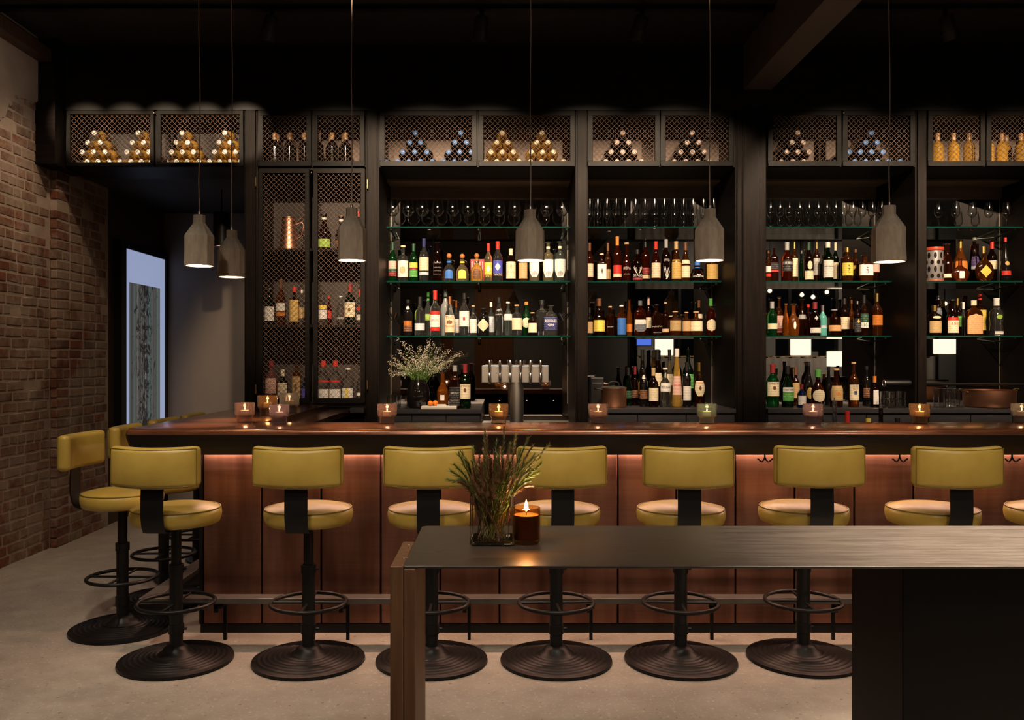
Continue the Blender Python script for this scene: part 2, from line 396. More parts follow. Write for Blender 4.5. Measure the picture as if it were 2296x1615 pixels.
# ------------------------------------------------------------------ setting
YF, YM, YS, ZC = 6.64, 7.35, 7.02, 3.84            # cabinet fronts, mirrors, shelf fronts, ceiling
XW, YH = -3.45, 8.85                                # brick wall, hallway end
XR = 9.3; YB = -3.0
def struct(name, mb, m, label, cat, smooth=None, bevel=0, parent=None):
    o = mk(name, mb, m, parent, smooth, bevel)
    if parent is None: tag(o, label, cat, kind='structure')
    return o
struct('floor', MB().box(XW-.3, XR, YB-.1, YH+.2, -.1, 0), M['floor'], 'speckled warm grey polished concrete floor', 'floor')
struct('ceiling', MB().box(XW-.3, XR, YB-.1, YH+.2, ZC, ZC+.1), M['ceiling'], 'black painted ceiling over the bar room', 'ceiling')
struct('wall_back', MB().box(XW-.3, XR, YH, YH+.15, 0, ZC), M['hall_plaster'], 'plain taupe plaster wall at the end of the hallway', 'wall')
struct('wall_right', MB().box(XR, XR+.1, YB, YH, 0, ZC), M['front_wall'], 'plain grey side wall far along the bar', 'wall')
# brick wall: mortar slab, bricks, plaster patch
wall = struct('wall_left', MB().box(XW-.3, XW-.0005, YB, 7.66, 0, ZC), M['mortar'], 'old exposed brick wall with lime mortar and worn plaster', 'wall')
mk('pier_core', MB().box(XW-.05, XW+.0495, 6.685, 7.555, 0, 3.3), M['mortar'], wall)
pl = MB(); 
rr = random.Random(3)
edge = [(5.0, 2.35), (5.35, 2.3), (5.62, 2.55), (5.85, 2.95), (6.0, 3.12), (6.15, 3.3), (6.3, 3.33), (6.47, 3.36)]
rag = []
for a_, b_ in zip(edge, edge[1:]):
    for q in range(9): rag.append((a_[0]+(b_[0]-a_[0])*q/9+rr.uniform(-.012, .012)*(q > 0), a_[1]+(b_[1]-a_[1])*q/9+rr.uniform(-.022, .022)*(q > 0)))
poly = rag+[edge[-1]]+[(6.47, ZC), (5.0, ZC)]
pl.prism(poly, 'x', XW-.02, XW+.022); mk('plaster_patch', pl, M['plaster'], wall)
mk('timber_plate', MB().box(XW-.02, XW+.12, 5.6, 6.5, 3.66, 3.75), M['hall_wood'], wall)
variants = []
for k in range(10):
    b = MB().box(-.052, .0, -.1, .1, -.0325, .0325)
    b.v = [(x+(rr.uniform(-.001, .001) if x > -.01 else 0), y+rr.uniform(-.004, .004), z+rr.uniform(-.003, .003)) for x, y, z in b.v]
    variants.append(b.mesh('brick', bevel=.006, seg=1))
cells = []
course = .0765; nz = int(3.62/course)
for iz in range(nz):
    z = .036+iz*course; y = 4.3+(.11 if iz % 2 else 0)+rr.uniform(-.015, .015)
    head = iz % 6 == 5
    while y < 7.62:
        ln = rr.uniform(.085, .105) if head or rr.random() < .12 else rr.uniform(.185, .215)
        if y < 6.665 < y+ln:
            ln = 6.655-y
            if ln < .06: y = 6.672; ln = .2
        yc = y+ln/2; pier = 6.66 <= y and yc+ln/2 < 7.57
        x = XW+(.05 if pier else 0)+rr.uniform(.002, .0055)
        skip = rr.random() < .03
        inplaster = any(a[0] <= yc <= b2[0] and z > a[1]+(b2[1]-a[1])*(yc-a[0])/(b2[0]-a[0]) for a, b2 in zip(edge, edge[1:]))
        if not skip and not inplaster and not (z > 3.25 and yc > 6.5): cells.append((yc, z, x, ln, rr.randrange(10), rr.random()))
        y += ln+rr.uniform(.010, .016)
def area(c):
    px = VX+F*c[2]/c[0]; py = HY-(c[1]-CH)*F/c[0]
    if px < -12 or py > 1330: return -1
    if c[0] > 7.45: return 0
    return c[3]/c[0]**3
cells.sort(key=area, reverse=True)
for c in cells[:300]:
    o = link('brick', variants[c[4]], M['brick'], wall, (c[2], c[0], c[1]), (rr.uniform(-.02, .02), 0, 0), (1, c[3]/.2, 1))
mass = MB(); tones = []
for c in cells[300:]:
    a = MB().box(c[2]-.052, c[2], c[0]-c[3]/2, c[0]+c[3]/2, c[1]-.0325, c[1]+.0325)
    mass.add(a.v, a.f); tones += [c[5]]*8
me = mass.mesh('brick_courses', fix=False)
at = me.attributes.new('tone', 'FLOAT', 'POINT'); at.data.foreach_set('value', tones)
o = link('brick_courses', me, M['brick_mass'], wall); o['kind'] = 'stuff'
# hallway: dark timber-lined wall stretch, soffit, backlit art panel
struct('trim_1', MB().box(XW-.1, XW+.035, 7.58, YH, 0, 2.93), M['hall_wood'], 'dark reddish timber lining beyond the brick pier', 'wall lining')
struct('trim_2', MB().box(XW, -1.95, 6.95, YH, 2.93, ZC-.002), M['ceiling'], 'black dropped soffit above the hallway', 'soffit')
p = thing('light_panel', 'tall backlit art print of dark branches in a black frame', 'picture', (XW+.035, 0, 0))
y0, y1, zt, zb = 7.80, 8.79, 2.452, .35
fr = MB()
fr.box(0, .07, y0-.10, y0, zb-.06, zt+.06); fr.box(0, .045, y1, y1+.05, zb-.06, zt+.06); fr.box(0, .045, y0, y1, zt, zt+.06); fr.box(0, .045, y0, y1, zb-.06, zb)
mk('frame', fr, M['iron'], p)
n = N('lit_mat').set(col=(.1,.1,.1), emit=(.40,.48,.74), es=.66, rough=.5)
f = n.noise(n.coords((1,1,.3)), 1.2, 3); n.l(n.mix(f, (.36,.43,.68), (.46,.53,.80)), n.b.inputs['Emission Color'])
mk('lit_margin', MB().box(.0, .03, y0, y1, zb, zt), n.m, p)
n = N('lit_print').set(col=(.02,.02,.02), rough=.5, es=.46)
v1 = n.coords((0, 1, 0)); s1 = n.noise(v1, 9, 5, .7)
col = n.ramp(s1, [(.3, (.11,.10,.13)), (.40, (.13,.20,.19)), (.46, (.26,.28,.22)), (.50, (.08,.07,.08)), (.54, (.20,.20,.19)), (.60, (.10,.22,.23)), (.7, (.16,.30,.31))])
geo = n.n('ShaderNodeTexCoord')
br = n.noise(n.coords((1, 4, 2.2)), 2.2, 9, .75, 2.6)
sp = n.n('ShaderNodeSeparateXYZ'); n.l(geo.outputs['Object'], sp.inputs[0])
d = n.n('ShaderNodeMath', operation='SUBTRACT'); n.l(sp.outputs['Y'], d.inputs[0]); d.inputs[1].default_value = (y0+y1)/2+.0
d2 = n.n('ShaderNodeMath', operation='ABSOLUTE'); n.l(d.outputs[0], d2.inputs[0])
d3 = n.n('ShaderNodeMath', operation='MULTIPLY_ADD'); n.l(d2.outputs[0], d3.inputs[0]); d3.inputs[1].default_value = -.5; n.l(br, d3.inputs[2])
n.l(n.mix(n.ramp(d3.outputs[0], [(.45, 0.0), (.485, .95)]), col, (.022,.018,.018)), n.b.inputs['Emission Color'])
mk('print', MB().box(.03, .034, y0+.15, y1-.13, zb, zt-.30), n.m, p)
# front of the room, behind the camera (seen in the mirrors)
fw = MB(); fw.box(XW-.3, XR, YB-.15, YB, 3.02, ZC); fw.box(XW-.3, XR, YB-.15, YB, 0, .45)
for x0, x1 in ((XW-.3, 2.6), (4.75, 4.95), (6.9, 7.1), (8.95, XR)): fw.box(x0, x1, YB-.15, YB, .45, 3.02)
struct('wall_front', fw, M['front_wall'], 'grey wall with large night windows seen in the mirrors', 'wall')
for i, (x0, x1) in enumerate(((2.6, 4.75), (4.95, 6.9), (7.1, 8.95))):
    w = thing('window_%d' % (i+1), ['dark street window with a screen in front seen in mirror', 'dark street window in the middle seen in mirror', 'dark street window farthest along the front wall'][i], 'window', (0,0,0), kind='structure')
    m2 = MB()
    for a in (x0, (x0+x1)/2-.03, x1-.06): m2.box(a, a+.06, YB-.1, YB-.04, .45, 3.02)
    m2.box(x0, x1, YB-.1, YB-.04, .45, .51); m2.box(x0, x1, YB-.1, YB-.04, 2.96, 3.02)
    mk('window_frame', m2, M['iron'], w)
    mk('pane', MB().box(x0+.05, x1-.05, YB-.08, YB-.07, .5, 2.97), pm('night_pane', (.004,.005,.007), .05), w)
struct('trim_12', MB().box(-.5, .27, YB, YB+.05, 0, 3.3).box(-1.16, -.94, YB, YB+.05, 0, 3.3), wood('brown_wall_panel', (.16,.065,.022), (.26,.11,.04), .5, (12,12,1)), 'brown timber wall panel seen in the tap bay mirror', 'panel')
cloth = pm('linen_cloth', (.42,.385,.345), .9, 0, .15, 14)
for i, (x0, x1) in enumerate(((2.75, 4.6), (5.05, 6.8), (7.2, 8.85))):
    m2 = MB(); nn = 64; vs = []
    for k in range(nn+1):
        x = x0+(x1-x0)*k/nn; yy = YB+.06+.022*math.sin(k*1.05); vs += [(x, yy, .42), (x, yy, 1.50 - (.03 if (k//3) % 3 == 1 else 0))]
    m2.add(vs, [(2*k, 2*k+2, 2*k+3, 2*k+1) for k in range(nn)])
    c = thing('cafe_curtain', ['linen cafe curtain on the window with the screen', 'linen cafe curtain on the middle street window', 'linen cafe curtain on the farthest street window'][i], 'curtain', (0,0,0), group='cafe curtains')
    mk('cloth', m2, cloth, c, smooth=60)
    mk('rod', MB().tube([(x0-.05, YB+.05, 1.50), (x1+.05, YB+.05, 1.50)], .012), M['brass'], c)
tv = thing('screen', 'small blue lit screen on the front wall seen in mirror', 'screen', (PX(1445, 17.6), YB+.05, PZ(766, 17.6)))
mk('bezel', MB().box(-.16, .16, -.02, .0, -.09, .09), M['iron'], tv)
mk('display', MB().box(-.145, .145, .0, .004, -.075, .075), emis('blue_screen', (.10,.22,1.0), 1.3), tv)
lampm = emis('lit_opal_shade', (1.0,.86,.66), 2.2)
for i, (px, py) in enumerate(((1489, 775), (1795, 775), (1872, 805), (2118, 772))):
    D = 16.7 if i != 2 else 20.0
    Y = 2*YM-D if i != 2 else -2.4
    if i == 2: D = 2*YM+2.4
    L = thing('box_pendant', ['white lit box pendant seen in mirror above copper pot', 'large white lit box pendant seen in third bay mirror', 'smaller white lit box pendant seen in third bay mirror', 'white lit box pendant seen in the last bay mirror'][i], 'lamp', (PX(px, D), Y, PZ(py, D)), group='box pendants')
    s_ = .15 if i != 2 else .12
    mk('shade', MB().box(-s_, s_, -s_, s_, -s_*1.25, s_*1.25), lampm, L, bevel=.01)
    mk('rod', MB().tube([(0,0,s_*1.25), (0,0,ZC-L.location.z)], .008), M['iron'], L)
bulbm = emis('bare_bulb', (1.0,.78,.45), 9)
for i, (px, py) in enumerate(((1798, 661), (1823, 666), (1854, 655), (1726, 652), (2119, 681))):
    D = 15.2; L = thing('bare_bulb', 'bare glowing bulb on a cord, %s of five seen in mirrors' % ORD[i+1], 'bulb', (PX(px, D), 2*YM-D, PZ(py, D)), group='bare bulbs')
    mk('globe', MB().lathe([(0,-.035),(.02,-.03),(.033,-.008),(.03,.012),(.016,.03),(0,.034)], 12), bulbm, L, smooth=60)
    mk('cord', MB().tube([(0,0,.03), (0,0,ZC-L.location.z)], .004, 5), M['iron'], L)

# bulkhead above the back bar, beam
struct('wall_header', MB().box(XW-.02, XR, YF-.02, YF+.25, 3.347, ZC), M['header'], 'black oak bulkhead running above the mesh cabinets', 'bulkhead')
struct('trim_3', MB().box(XW+.0, PX(150, YF), 6.46, 6.9, 2.90, 3.84), M['black_wood_h'], 'black panel closing the cabinet row against the brick wall', 'panel')
struct('beam', MB().box(1.856, 2.07, YB, YF-.02, 3.5, ZC), M['beam'], 'grey painted ceiling beam running towards the back bar', 'beam')
struct('trim_4', MB().box(XW, XR, 5.86, 5.92, ZC-.03, ZC), M['iron'], 'black lighting track along the ceiling', 'track')

# ------------------------------------------------------------------ bar counter
XL, YE, ZT, ZU = -1.887, 4.33, 1.101, .968          # outer corner of the top, top and underside
XP, YP = -1.579, 4.61                               # copper faces
XE = 4.6; YI = 4.79; XI = -1.30; YR = 6.62
bar = thing('bar_counter', 'long L-shaped bar counter with copper front and dark polished top', 'bar counter', (0,0,0))
def loop(d, z):
    r = .07; pts = [(XE, YE+d)]
    for k in range(7):
        a = R(270-15*k); pts.append((XL+d+r+r*math.cos(a), YE+d+r+r*math.sin(a)))
    pts.append((XL+d, YR)); return [(x, y, z) for x, y in pts]
prof = [(.030, ZT), (.012, ZT-.004), (.003, ZT-.014), (0, ZT-.03), (.002, ZT-.05), (.012, ZT-.085), (.028, ZT-.118), (.038, ZU), (.30, ZU)]
m2 = MB(); L_ = [loop(d, z) for d, z in prof[:4]]; n9 = len(L_[0])
top = L_[0]+[(XI, YR, ZT), (XI, YI, ZT), (XE, YI, ZT)]
m2.add(top, [tuple(range(len(top)))]) 
for a, b in zip(L_, L_[1:]): m2.add(a+b, [(i, i+1, n9+i+1, n9+i) for i in range(n9-1)])
m2.add([(XI, YR, ZT), (XI, YI, ZT), (XE, YI, ZT), (XI, YR, ZT-.05), (XI, YI, ZT-.05), (XE, YI, ZT-.05)], [(0,1,4,3), (1,2,5,4)])
mk('countertop', m2, M['bar_top'], bar, smooth=35)
m2 = MB(); L_ = [loop(d, z) for d, z in prof[3:]]
for a, b in zip(L_, L_[1:]): m2.add(a+b, [(i, i+1, n9+i+1, n9+i) for i in range(n9-1)])
mk('edge_moulding', m2, M['bar_edge'], bar, smooth=35)
# inner step ledges and carcass
mk('inner_ledge', MB().box(XI, XI+.17, YI+.0, YR, ZT-.075, ZT-.035), M['bar_top'], bar)
mk('carcass', MB().box(XP+.02, XI-.01, YP+.02, YR, .02, ZU).box(XI-.01, XE, YP+.02, YI-.03, .02, ZU-.001), M['black_wood_h'], bar)
mk('kick_plate', MB().box(XP-.004, XE, YP-.006, YP+.02, 0, .045).box(XP-.006, XP+.02, YP, YR, 0, .045), M['iron'], bar)
mk('corner_post', MB().box(XP-.012, XP+.006, YP-.004, YP+.03, .045, ZU), M['iron'], bar)
seam = [PX(x, YP) for x in (455, 587, 720, 854, 987, 1120, 1253, 1385, 1517, 1649, 1782, 1915, 2048, 2180, 2313, 2446, 2579, 2712, 2845, 2978)]
for a, b in zip(seam, seam[1:]):
    mk('copper_panel', MB().box(a+.004, b-.004, YP-rr.uniform(.0, .004), YP+.02, .047, ZU), M['copper'], bar, bevel=.003, seg=1)
yy = YP+.02
while yy < YR-.1:
    mk('copper_panel', MB().box(XP-.002, XP+.02, yy+.004, min(yy+.31, YR)-.004, .047, ZU), M['copper'], bar, bevel=.003, seg=1); yy += .31
ledm = emis('led_strip', (1.0,.62,.46), 11)
mk('led_strip', MB().box(XP+.02, XE, YP-.024, YP-.012, ZU-.008, ZU-.001), ledm, bar)
mk('led_strip', MB().box(XP-.016, XP-.008, YP+.02, YR, ZU-.008, ZU-.001), emis('led_strip_dim', (1.0,.62,.46), 2.2), bar)

# foot rail
rail = thing('foot_rail', 'flat steel foot rail running around the base of the copper bar', 'foot rail', (0,0,0))
x0r, yr0, yr1 = PX(310, 4.37), 4.37, 4.454
m2 = MB(); zt, zb = .246, .216
m2.prism([(x0r, yr0), (XE, yr0), (XE, yr1), (x0r+.084, yr1), (x0r+.084, YR), (x0r, YR)], 'z', zb, zt)
mk('flat_bar', m2, pm('worn_rail_steel', (.13,.11,.095), .45, .5, .35, 12), rail, bevel=.003, seg=1)
for px in (505, 780, 1052, 1325, 1596, 1868, 2140, 2410, 2680):
    x = PX(px, 4.49); m2 = MB().box(x-.008, x+.008, 4.483, 4.50, 0, .20)
    m2.box(x-.008, x+.008, 4.41, 4.50, .185, .20); m2.box(x-.030, x-.010, 4.40, 4.415, .165, .216); m2.box(x-.03, x+.008, 4.40, 4.43, .185, .20)
    mk('bracket', m2, M['iron'], rail)
for y in (4.75, 5.4, 6.1): mk('bracket', MB().box(x0r+.03, x0r+.046, y-.008, y+.008, 0, zb), M['iron'], rail)

# bag hooks under the counter edge
hk = None
for i, px in enumerate((1715, 2017, 2269, 2560)):
    x = PX(px, 4.42)
    lab = 'black double bag hook under the bar edge, %s along the copper front' % ORD[i+1]
    if hk is None:
        hk = thing('bag_hook', lab, 'hook', (x, 4.42, ZU), group='bag hooks')
        mk('plate', MB().box(-.012, .012, -.012, .03, -.004, .0), M['iron'], hk)
        m2 = MB().tube([(0,0,0), (0,0,-.022)], .0045, 8)
        for s in (-1, 1):
            m2.tube([(0,0,-.016), (s*.006,-.001,-.032), (s*.016,-.003,-.041), (s*.026,-.004,-.036), (s*.034,-.005,-.027), (s*.040,-.005,-.026)], .0038, 8)
        mk('prongs', m2, M['iron'], hk, smooth=60)
    else: dup(hk, (x, 4.42, ZU), 0, lab)

# ------------------------------------------------------------------ bar stools (seat faces local +Y)
def make_stool(label):
    t = thing('bar_stool', label, 'bar stool', (0,0,0), group='yellow bar stools')
    base = [(0,0), (.262,0), (.268,.006), (.266,.016), (.252,.020)]
    r = .250
    for k in range(7): base += [(r-.004,.0205+k*.0028), (r-.012,.0265+k*.0028), (r-.020,.0225+k*.0028)]; r -= .024
    base += [(.078,.046), (.066,.052), (.058,.066), (.046,.075), (.040,.078), (.0,.078)]
    mk('base', MB().lathe(base, 56), M['iron_soft'], t, smooth=38)
    mk('pole', MB().lathe([(0,.07), (.031,.07), (.031,.46), (.024,.462), (.024,.655), (0,.655)], 24), M['iron'], t, smooth=40)
    for z, h, rr_ in ((.135,.045,.036), (.425,.04,.036)):
        m2 = MB().lathe([(.028,z), (rr_,z), (rr_,z+h), (.028,z+h)], 24); m2.tube([(.03,0,z+h*.5), (.05,0,z+h*.5)], .006, 6)
        mk('collar', m2, M['iron'], t, smooth=40)
    fr_ = link('foot_ring', MB().ring(.178, .0095, .282, 48, 10).mesh('foot_ring', 60), M['iron'], t)
    mk('spoke', MB().tube([(-.178,0,.282), (.178,0,.282)], .0065, 8), M['iron'], fr_, smooth=60)
    mk('spoke', MB().tube([(0,-.178,.282), (0,.178,.282)], .0065, 8), M['iron'], fr_, smooth=60)
    seat = [(0,.664), (.192,.664), (.201,.669), (.208,.690), (.2105,.712), (.208,.728), (.2015,.7365), (.19,.7405), (.165,.748), (.12,.7545), (.06,.7575), (0,.758)]
    st = mk('seat', MB().lathe(seat, 56), M['leather'], t, smooth=50)
    mk('piping', MB().ring(.2035, .0034, .7365, 64, 6), M['piping'], st, smooth=60)
    mk('seat_plate', MB().lathe([(0,.652), (.10,.652), (.10,.664), (0,.664)], 20), M['iron'], t, smooth=40)
    # curved padded backrest
    W, H, T, zc, yc, k = .208, .093, .031, .957, -.262, 1.05
    nx, ny, nz_ = 22, 3, 5; m2 = MB()
    def sq(u): return u
    import bmesh
    bm = bmesh.new(); bmesh.ops.create_cube(bm, size=1.0)
    for v in bm.verts: v.co = Vector((v.co.x*2*W, v.co.y*2*T, v.co.z*2*H))
    es = [e for e in bm.edges]
    bmesh.ops.bevel(bm, geom=es, offset=.024, segments=5, profile=.5, affect='EDGES')
    for q in range(1, 16):
        x = -W+.03+(2*W-.06)*q/16
        bmesh.ops.bisect_plane(bm, geom=bm.verts[:]+bm.edges[:]+bm.faces[:], plane_co=(x,0,0), plane_no=(1,0,0))
    for v in bm.verts:
        x, y, z = v.co
        puff = (1-(x/W)**2)*(1-(z/H)**2)
        y += (.010*puff if y > 0 else -.019*(1-(x/W)**4)*(1-(z/H)**2))
        z += .006*(x/W)**2*(1 if z > 0 else 1)
        v.co = (x*(1.0-.16*max(0, y/T)*.5), y+yc+k*x*x*1.15, z+zc)
    me = bpy.data.meshes.new('backrest'); bm.to_mesh(me); bm.free()
    me.polygons.foreach_set('use_smooth', [True]*len(me.polygons)); me.materials.append(None)
    bk = link('backrest', me, M['leather'], t)
    pts = []
    for sgn_z, xs in ((1, [-.955+q*1.91/20 for q in range(21)]), (-1, [.955-q*1.91/20 for q in range(21)])):
        for x in xs: pts.append((x*W, yc-T*.95+k*(x*W)**2*1.15, zc+sgn_z*(H-.009)+.006*x*x))
    mk('piping', MB().tube(pts, .0022, 6, closed=True), M['piping'], bk, smooth=60)
    # bent steel strap: down behind the pad, curving in under the seat
    path = [(-.258,1.0), (-.258,.86), (-.262,.80), (-.262,.74), (-.252,.69), (-.235,.662), (-.20,.652), (-.06,.652)]
    hw, th = .052, .006; m2 = MB(); vs = []
    for i, (y, z) in enumerate(path):
        a = path[max(i-1, 0)]; b = path[min(i+1, len(path)-1)]; d = Vector((b[0]-a[0], b[1]-a[1])).normalized(); nn = Vector((-d.y, d.x))
        for s in (-1, 1):
            for q in (0, 1): vs.append((s*hw, y+nn.x*th*q, z+nn.y*th*q))
    fs = [(0,1,3,2), (len(vs)-4, len(vs)-2, len(vs)-1, len(vs)-3)]
    for i in range(len(path)-1):
        a = 4*i; b = a+4
        fs += [(a, a+2, b+2, b), (a+1, b+1, b+3, a+3), (a, b, b+1, a+1), (a+2, a+3, b+3, b+2)]
    m2.add(vs, fs); mk('back_strap', m2, M['iron'], t, smooth=30)
    return t
spots_ = []
for i, px in enumerate((395, 692, 968, 1247, 1526, 1806, 2090, 2362, 2640)):
    spots_.append((PX(px, 4.17), 4.17+(.0 if i not in (5,) else .03), R((-3, 0, 1, 3, -3, -1, 1, -2, 0)[i]),
                   'yellow leather bar stool facing the copper front, %s from the brick wall' % ORD[i+1]))
for i, y in enumerate((4.66, 5.22, 5.78, 6.335)):
    spots_.append((-2.02+.005*i, y, R(-90+(-2, 3, -2, 2)[i]), 'yellow leather bar stool at the short side of bar, %s' % ['nearest to the corner', 'second from the corner', 'third from the corner', 'farthest, by the hallway'][i]))
s0 = make_stool(spots_[0][3]); s0.location = (spots_[0][0], spots_[0][1], 0); s0.rotation_euler.z = spots_[0][2]
for x, y, a, lab in spots_[1:]: dup(s0, (x, y, 0), a, lab)

# ------------------------------------------------------------------ front table
DT0, DT1, ZTB = 2.12, 2.63, .945
tb = thing('high_table', 'narrow black steel topped high table in front of the stools', 'table', (0,0,0))
xl = PX(905, DT0); xlb = PX(935, DT1)
m2 = MB(); r_ = .012
m2.prism([(xl, DT0), (2.6, DT0-.006), (2.6, DT1), (xl+.012, DT1), (xl, DT1-.012)], 'z', ZTB-.006, ZTB)
mk('steel_top', m2, M['table_steel'], tb, bevel=.0012, seg=1)
xa = PX(875, DT0)
mk('leg', MB().box(xa, xl-.0005, DT0-.004, 2.405, 0, ZTB), M['leg_wood'], tb, bevel=.002, seg=1)['label'] = 'brown oak leg board flush with the top'
mk('leg', MB().box(xl+.0005, PX(932, DT0), DT0-.003, 2.40, 0, ZTB-.0065), M['leg_wood'], tb, bevel=.002, seg=1)
for px, py in ((918, 1222), (906, 1252)):
    D = (CH-ZTB)*F/(py-HY); x = PX(px, D)
    mk('screw', MB().ring(.004, .0012, ZTB+.0005, 14, 5, x, D).tube([(x+.004, D, ZTB+.0005), (x+.010, D+.002, ZTB+.0005)], .0009, 5), M['steel'], tb, smooth=60)
xb = PX(2024, 2.2)
mk('pedestal', MB().box(xb, 2.5, 2.2, 2.2*1.145, 0, ZTB-.0065), M['table_box'], tb, bevel=.002, seg=1)

# square glass vase with greens, amber candle
vz = ZTB; vy = 2.40; vx = PX(1104.5, vy); hw, hv = .0605, .134
va = thing('glass_vase', 'square clear glass vase on the steel table', 'vase', (vx, vy, vz))
m2 = MB()
def sq_loop(w, z, c=.008):
    return [(-w+c,-w,z), (w-c,-w,z), (w,-w+c,z), (w,w-c,z), (w-c,w,z), (-w+c,w,z), (-w,w-c,z), (-w,-w+c,z)]
loops = [sq_loop(hw-.004, 0), sq_loop(hw, .004), sq_loop(hw, hv), sq_loop(hw-.005, hv), sq_loop(hw-.005, .014), ]
for a, b in zip(loops, loops[1:]): m2.add(a+b, [(i, (i+1) % 8, 8+(i+1) % 8, 8+i) for i in range(8)])
m2.add(loops[0], [tuple(range(8))[::-1]]); m2.add(loops[-1], [tuple(range(8))])
vg = N('solid_clear_glass').set(col=(.96,.97,.96), rough=.0, trans=1.0, ior=1.45).m
mk('glass_body', m2, thin_glass('vase_glass', (.95,.96,.95), 1.8), va)
mk('thick_base', MB().box(-hw+.006, hw-.006, -hw+.006, hw-.006, .002, .013), vg, va, bevel=.004)
needle_mats = [pm('needle_green', (.22,.29,.07), .6, 0, .4, 50), pm('needle_olive', (.32,.30,.10), .6, 0, .4, 50), pm('needle_rust', (.42,.24,.13), .6, 0, .4, 50), pm('needle_candlelit', (.26,.32,.045), .55, 0, .4, 50)]  # lime tone puts the candle glow into needles beside the jar
bq = thing('wildflower_bunch', 'bunch of feathery green and rust foliage in the square glass vase', 'foliage', (vx, vy, vz+.015))
tips = [(1086,966,1), (1131,961,1), (1183,982,1), (1232,998,1), (1193,1000,2), (1158,977,1), (1090,979,2), (1036,1015,0), (1018,1042,0), (1003,1076,0), (1011,1056,0), (1061,1006,0),
        (1215,1040,3), (1206,1061,3), (1188,1078,3), (1111,991,0), (1120,1005,2), (1145,995,1), (1168,1010,0), (1130,1030,2), (1100,1030,2), (1075,1045,2), (1150,1050,3), (1175,1040,0),
        (1198,1020,0), (1060,1050,2), (1140,1010,2), (1110,1060,2), (1085,1015,1), (1210,1025,1), (1125,1085,3), (1070,1075,2), (1160,1080,3)]
rb = random.Random(5)
for q in range(26):
    a_ = rb.gauss(0, .55); l_ = rb.uniform(70, 150); tips.append((1108+l_*math.sin(a_), 1115-l_*math.cos(a_)*rb.uniform(.55,.95), rb.choice((1, 2, 2, 3, 0))))
for i, (px, py, ci) in enumerate(tips):
    D = vy+rb.uniform(-.05, .05); tip = P(px, py, D)-Vector((vx, vy, vz+.015))
    root = Vector((rb.uniform(-.045, .045), rb.uniform(-.045, .045), .002))
    mid = Vector((max(-.05, min(.05, tip.x*.6)), max(-.05, min(.05, tip.y*.9+rb.uniform(-.02, .02))), .115)); pts = []
    for q in range(13):
        u = q/12
        if u < .5: pts.append(root.lerp(mid, u*2))
        else:
            w = (u-.5)*2; s_ = mid.lerp(tip, w); s_.z += .010*math.sin(w*3.14)*(1 if abs(tip.x) > .06 else 0); pts.append(s_)
    pts = [p_+Vector((rb.uniform(-.002,.002), rb.uniform(-.002,.002), 0)) for p_ in pts]
    m2 = MB().tube(pts, .0011, 4, taper=[1.2-.8*q/12 for q in range(13)])
    dens = 380 if ci else 170
    for q in range(dens):
        u = .12+.88*((q+rb.random())/dens)**.8; a = u*12; k0 = min(11, int(a)); p_ = pts[k0].lerp(pts[k0+1], a-k0); t = (pts[k0+1]-pts[k0]).normalized()
        dv = Vector((rb.gauss(0,1), rb.gauss(0,1), rb.gauss(0,1))); dv = (dv-t*dv.dot(t)).normalized()
        ln = rb.uniform(.010, .022)*(1.3 if ci == 0 else .95)*(.75 if u > .85 else 1)
        if u < .5: ln *= .6
        e = p_+(t*.75+dv*.55).normalized()*ln; sd = t.cross(dv).normalized()*.0011
        m2.add([p_-sd, p_+sd, e], [(0, 1, 2)])
    link('sprig', m2.mesh('sprig', fix=False), needle_mats[ci], bq)

D = 2.385; cx = PX(1180, D); cj = thing('amber_candle', 'amber glass jar candle burning on the steel table', 'candle', (cx, D, ZTB))
rj, hj = .0385, .098
mk('jar', MB().lathe([(0,.0), (rj-.006,.0), (rj-.001,.006), (rj,.014), (rj,hj), (rj-.003,hj), (rj-.003,.012), (0,.012)], 32), M['amber_jar'], cj, smooth=40)
n = N('glowing_wax').set(col=(.75,.42,.12), rough=.5)
sp = n.n('ShaderNodeSeparateXYZ'); tc = n.n('ShaderNodeTexCoord'); n.l(tc.outputs['Object'], sp.inputs[0])
mk('wax', MB().lathe([(0,.013), (rj-.0045,.013), (rj-.0045,.078), (rj-.012,.0765), (0,.076)], 28), pm('amber_wax', (.13,.08,.04), .5, 0, .05), cj, smooth=40)
flame = [(0,-.010), (.0042,-.006), (.0058,.0), (.0048,.008), (.0022,.017), (0,.024)]
FL = emis('candle_flame', (1.0,.66,.24), 22)
def flame_mesh(s=1.0): return MB().lathe([(r*s, z*s) for r, z in flame], 10)
mk('wick', MB().tube([(0,0,.075), (0,0,.085)], .0012, 5), M['iron'], cj)
mk('flame', flame_mesh(), FL, cj, smooth=60, loc=(0, 0, .096))
point((cx, D, ZTB+.112), 1.6, .012, WARMER)

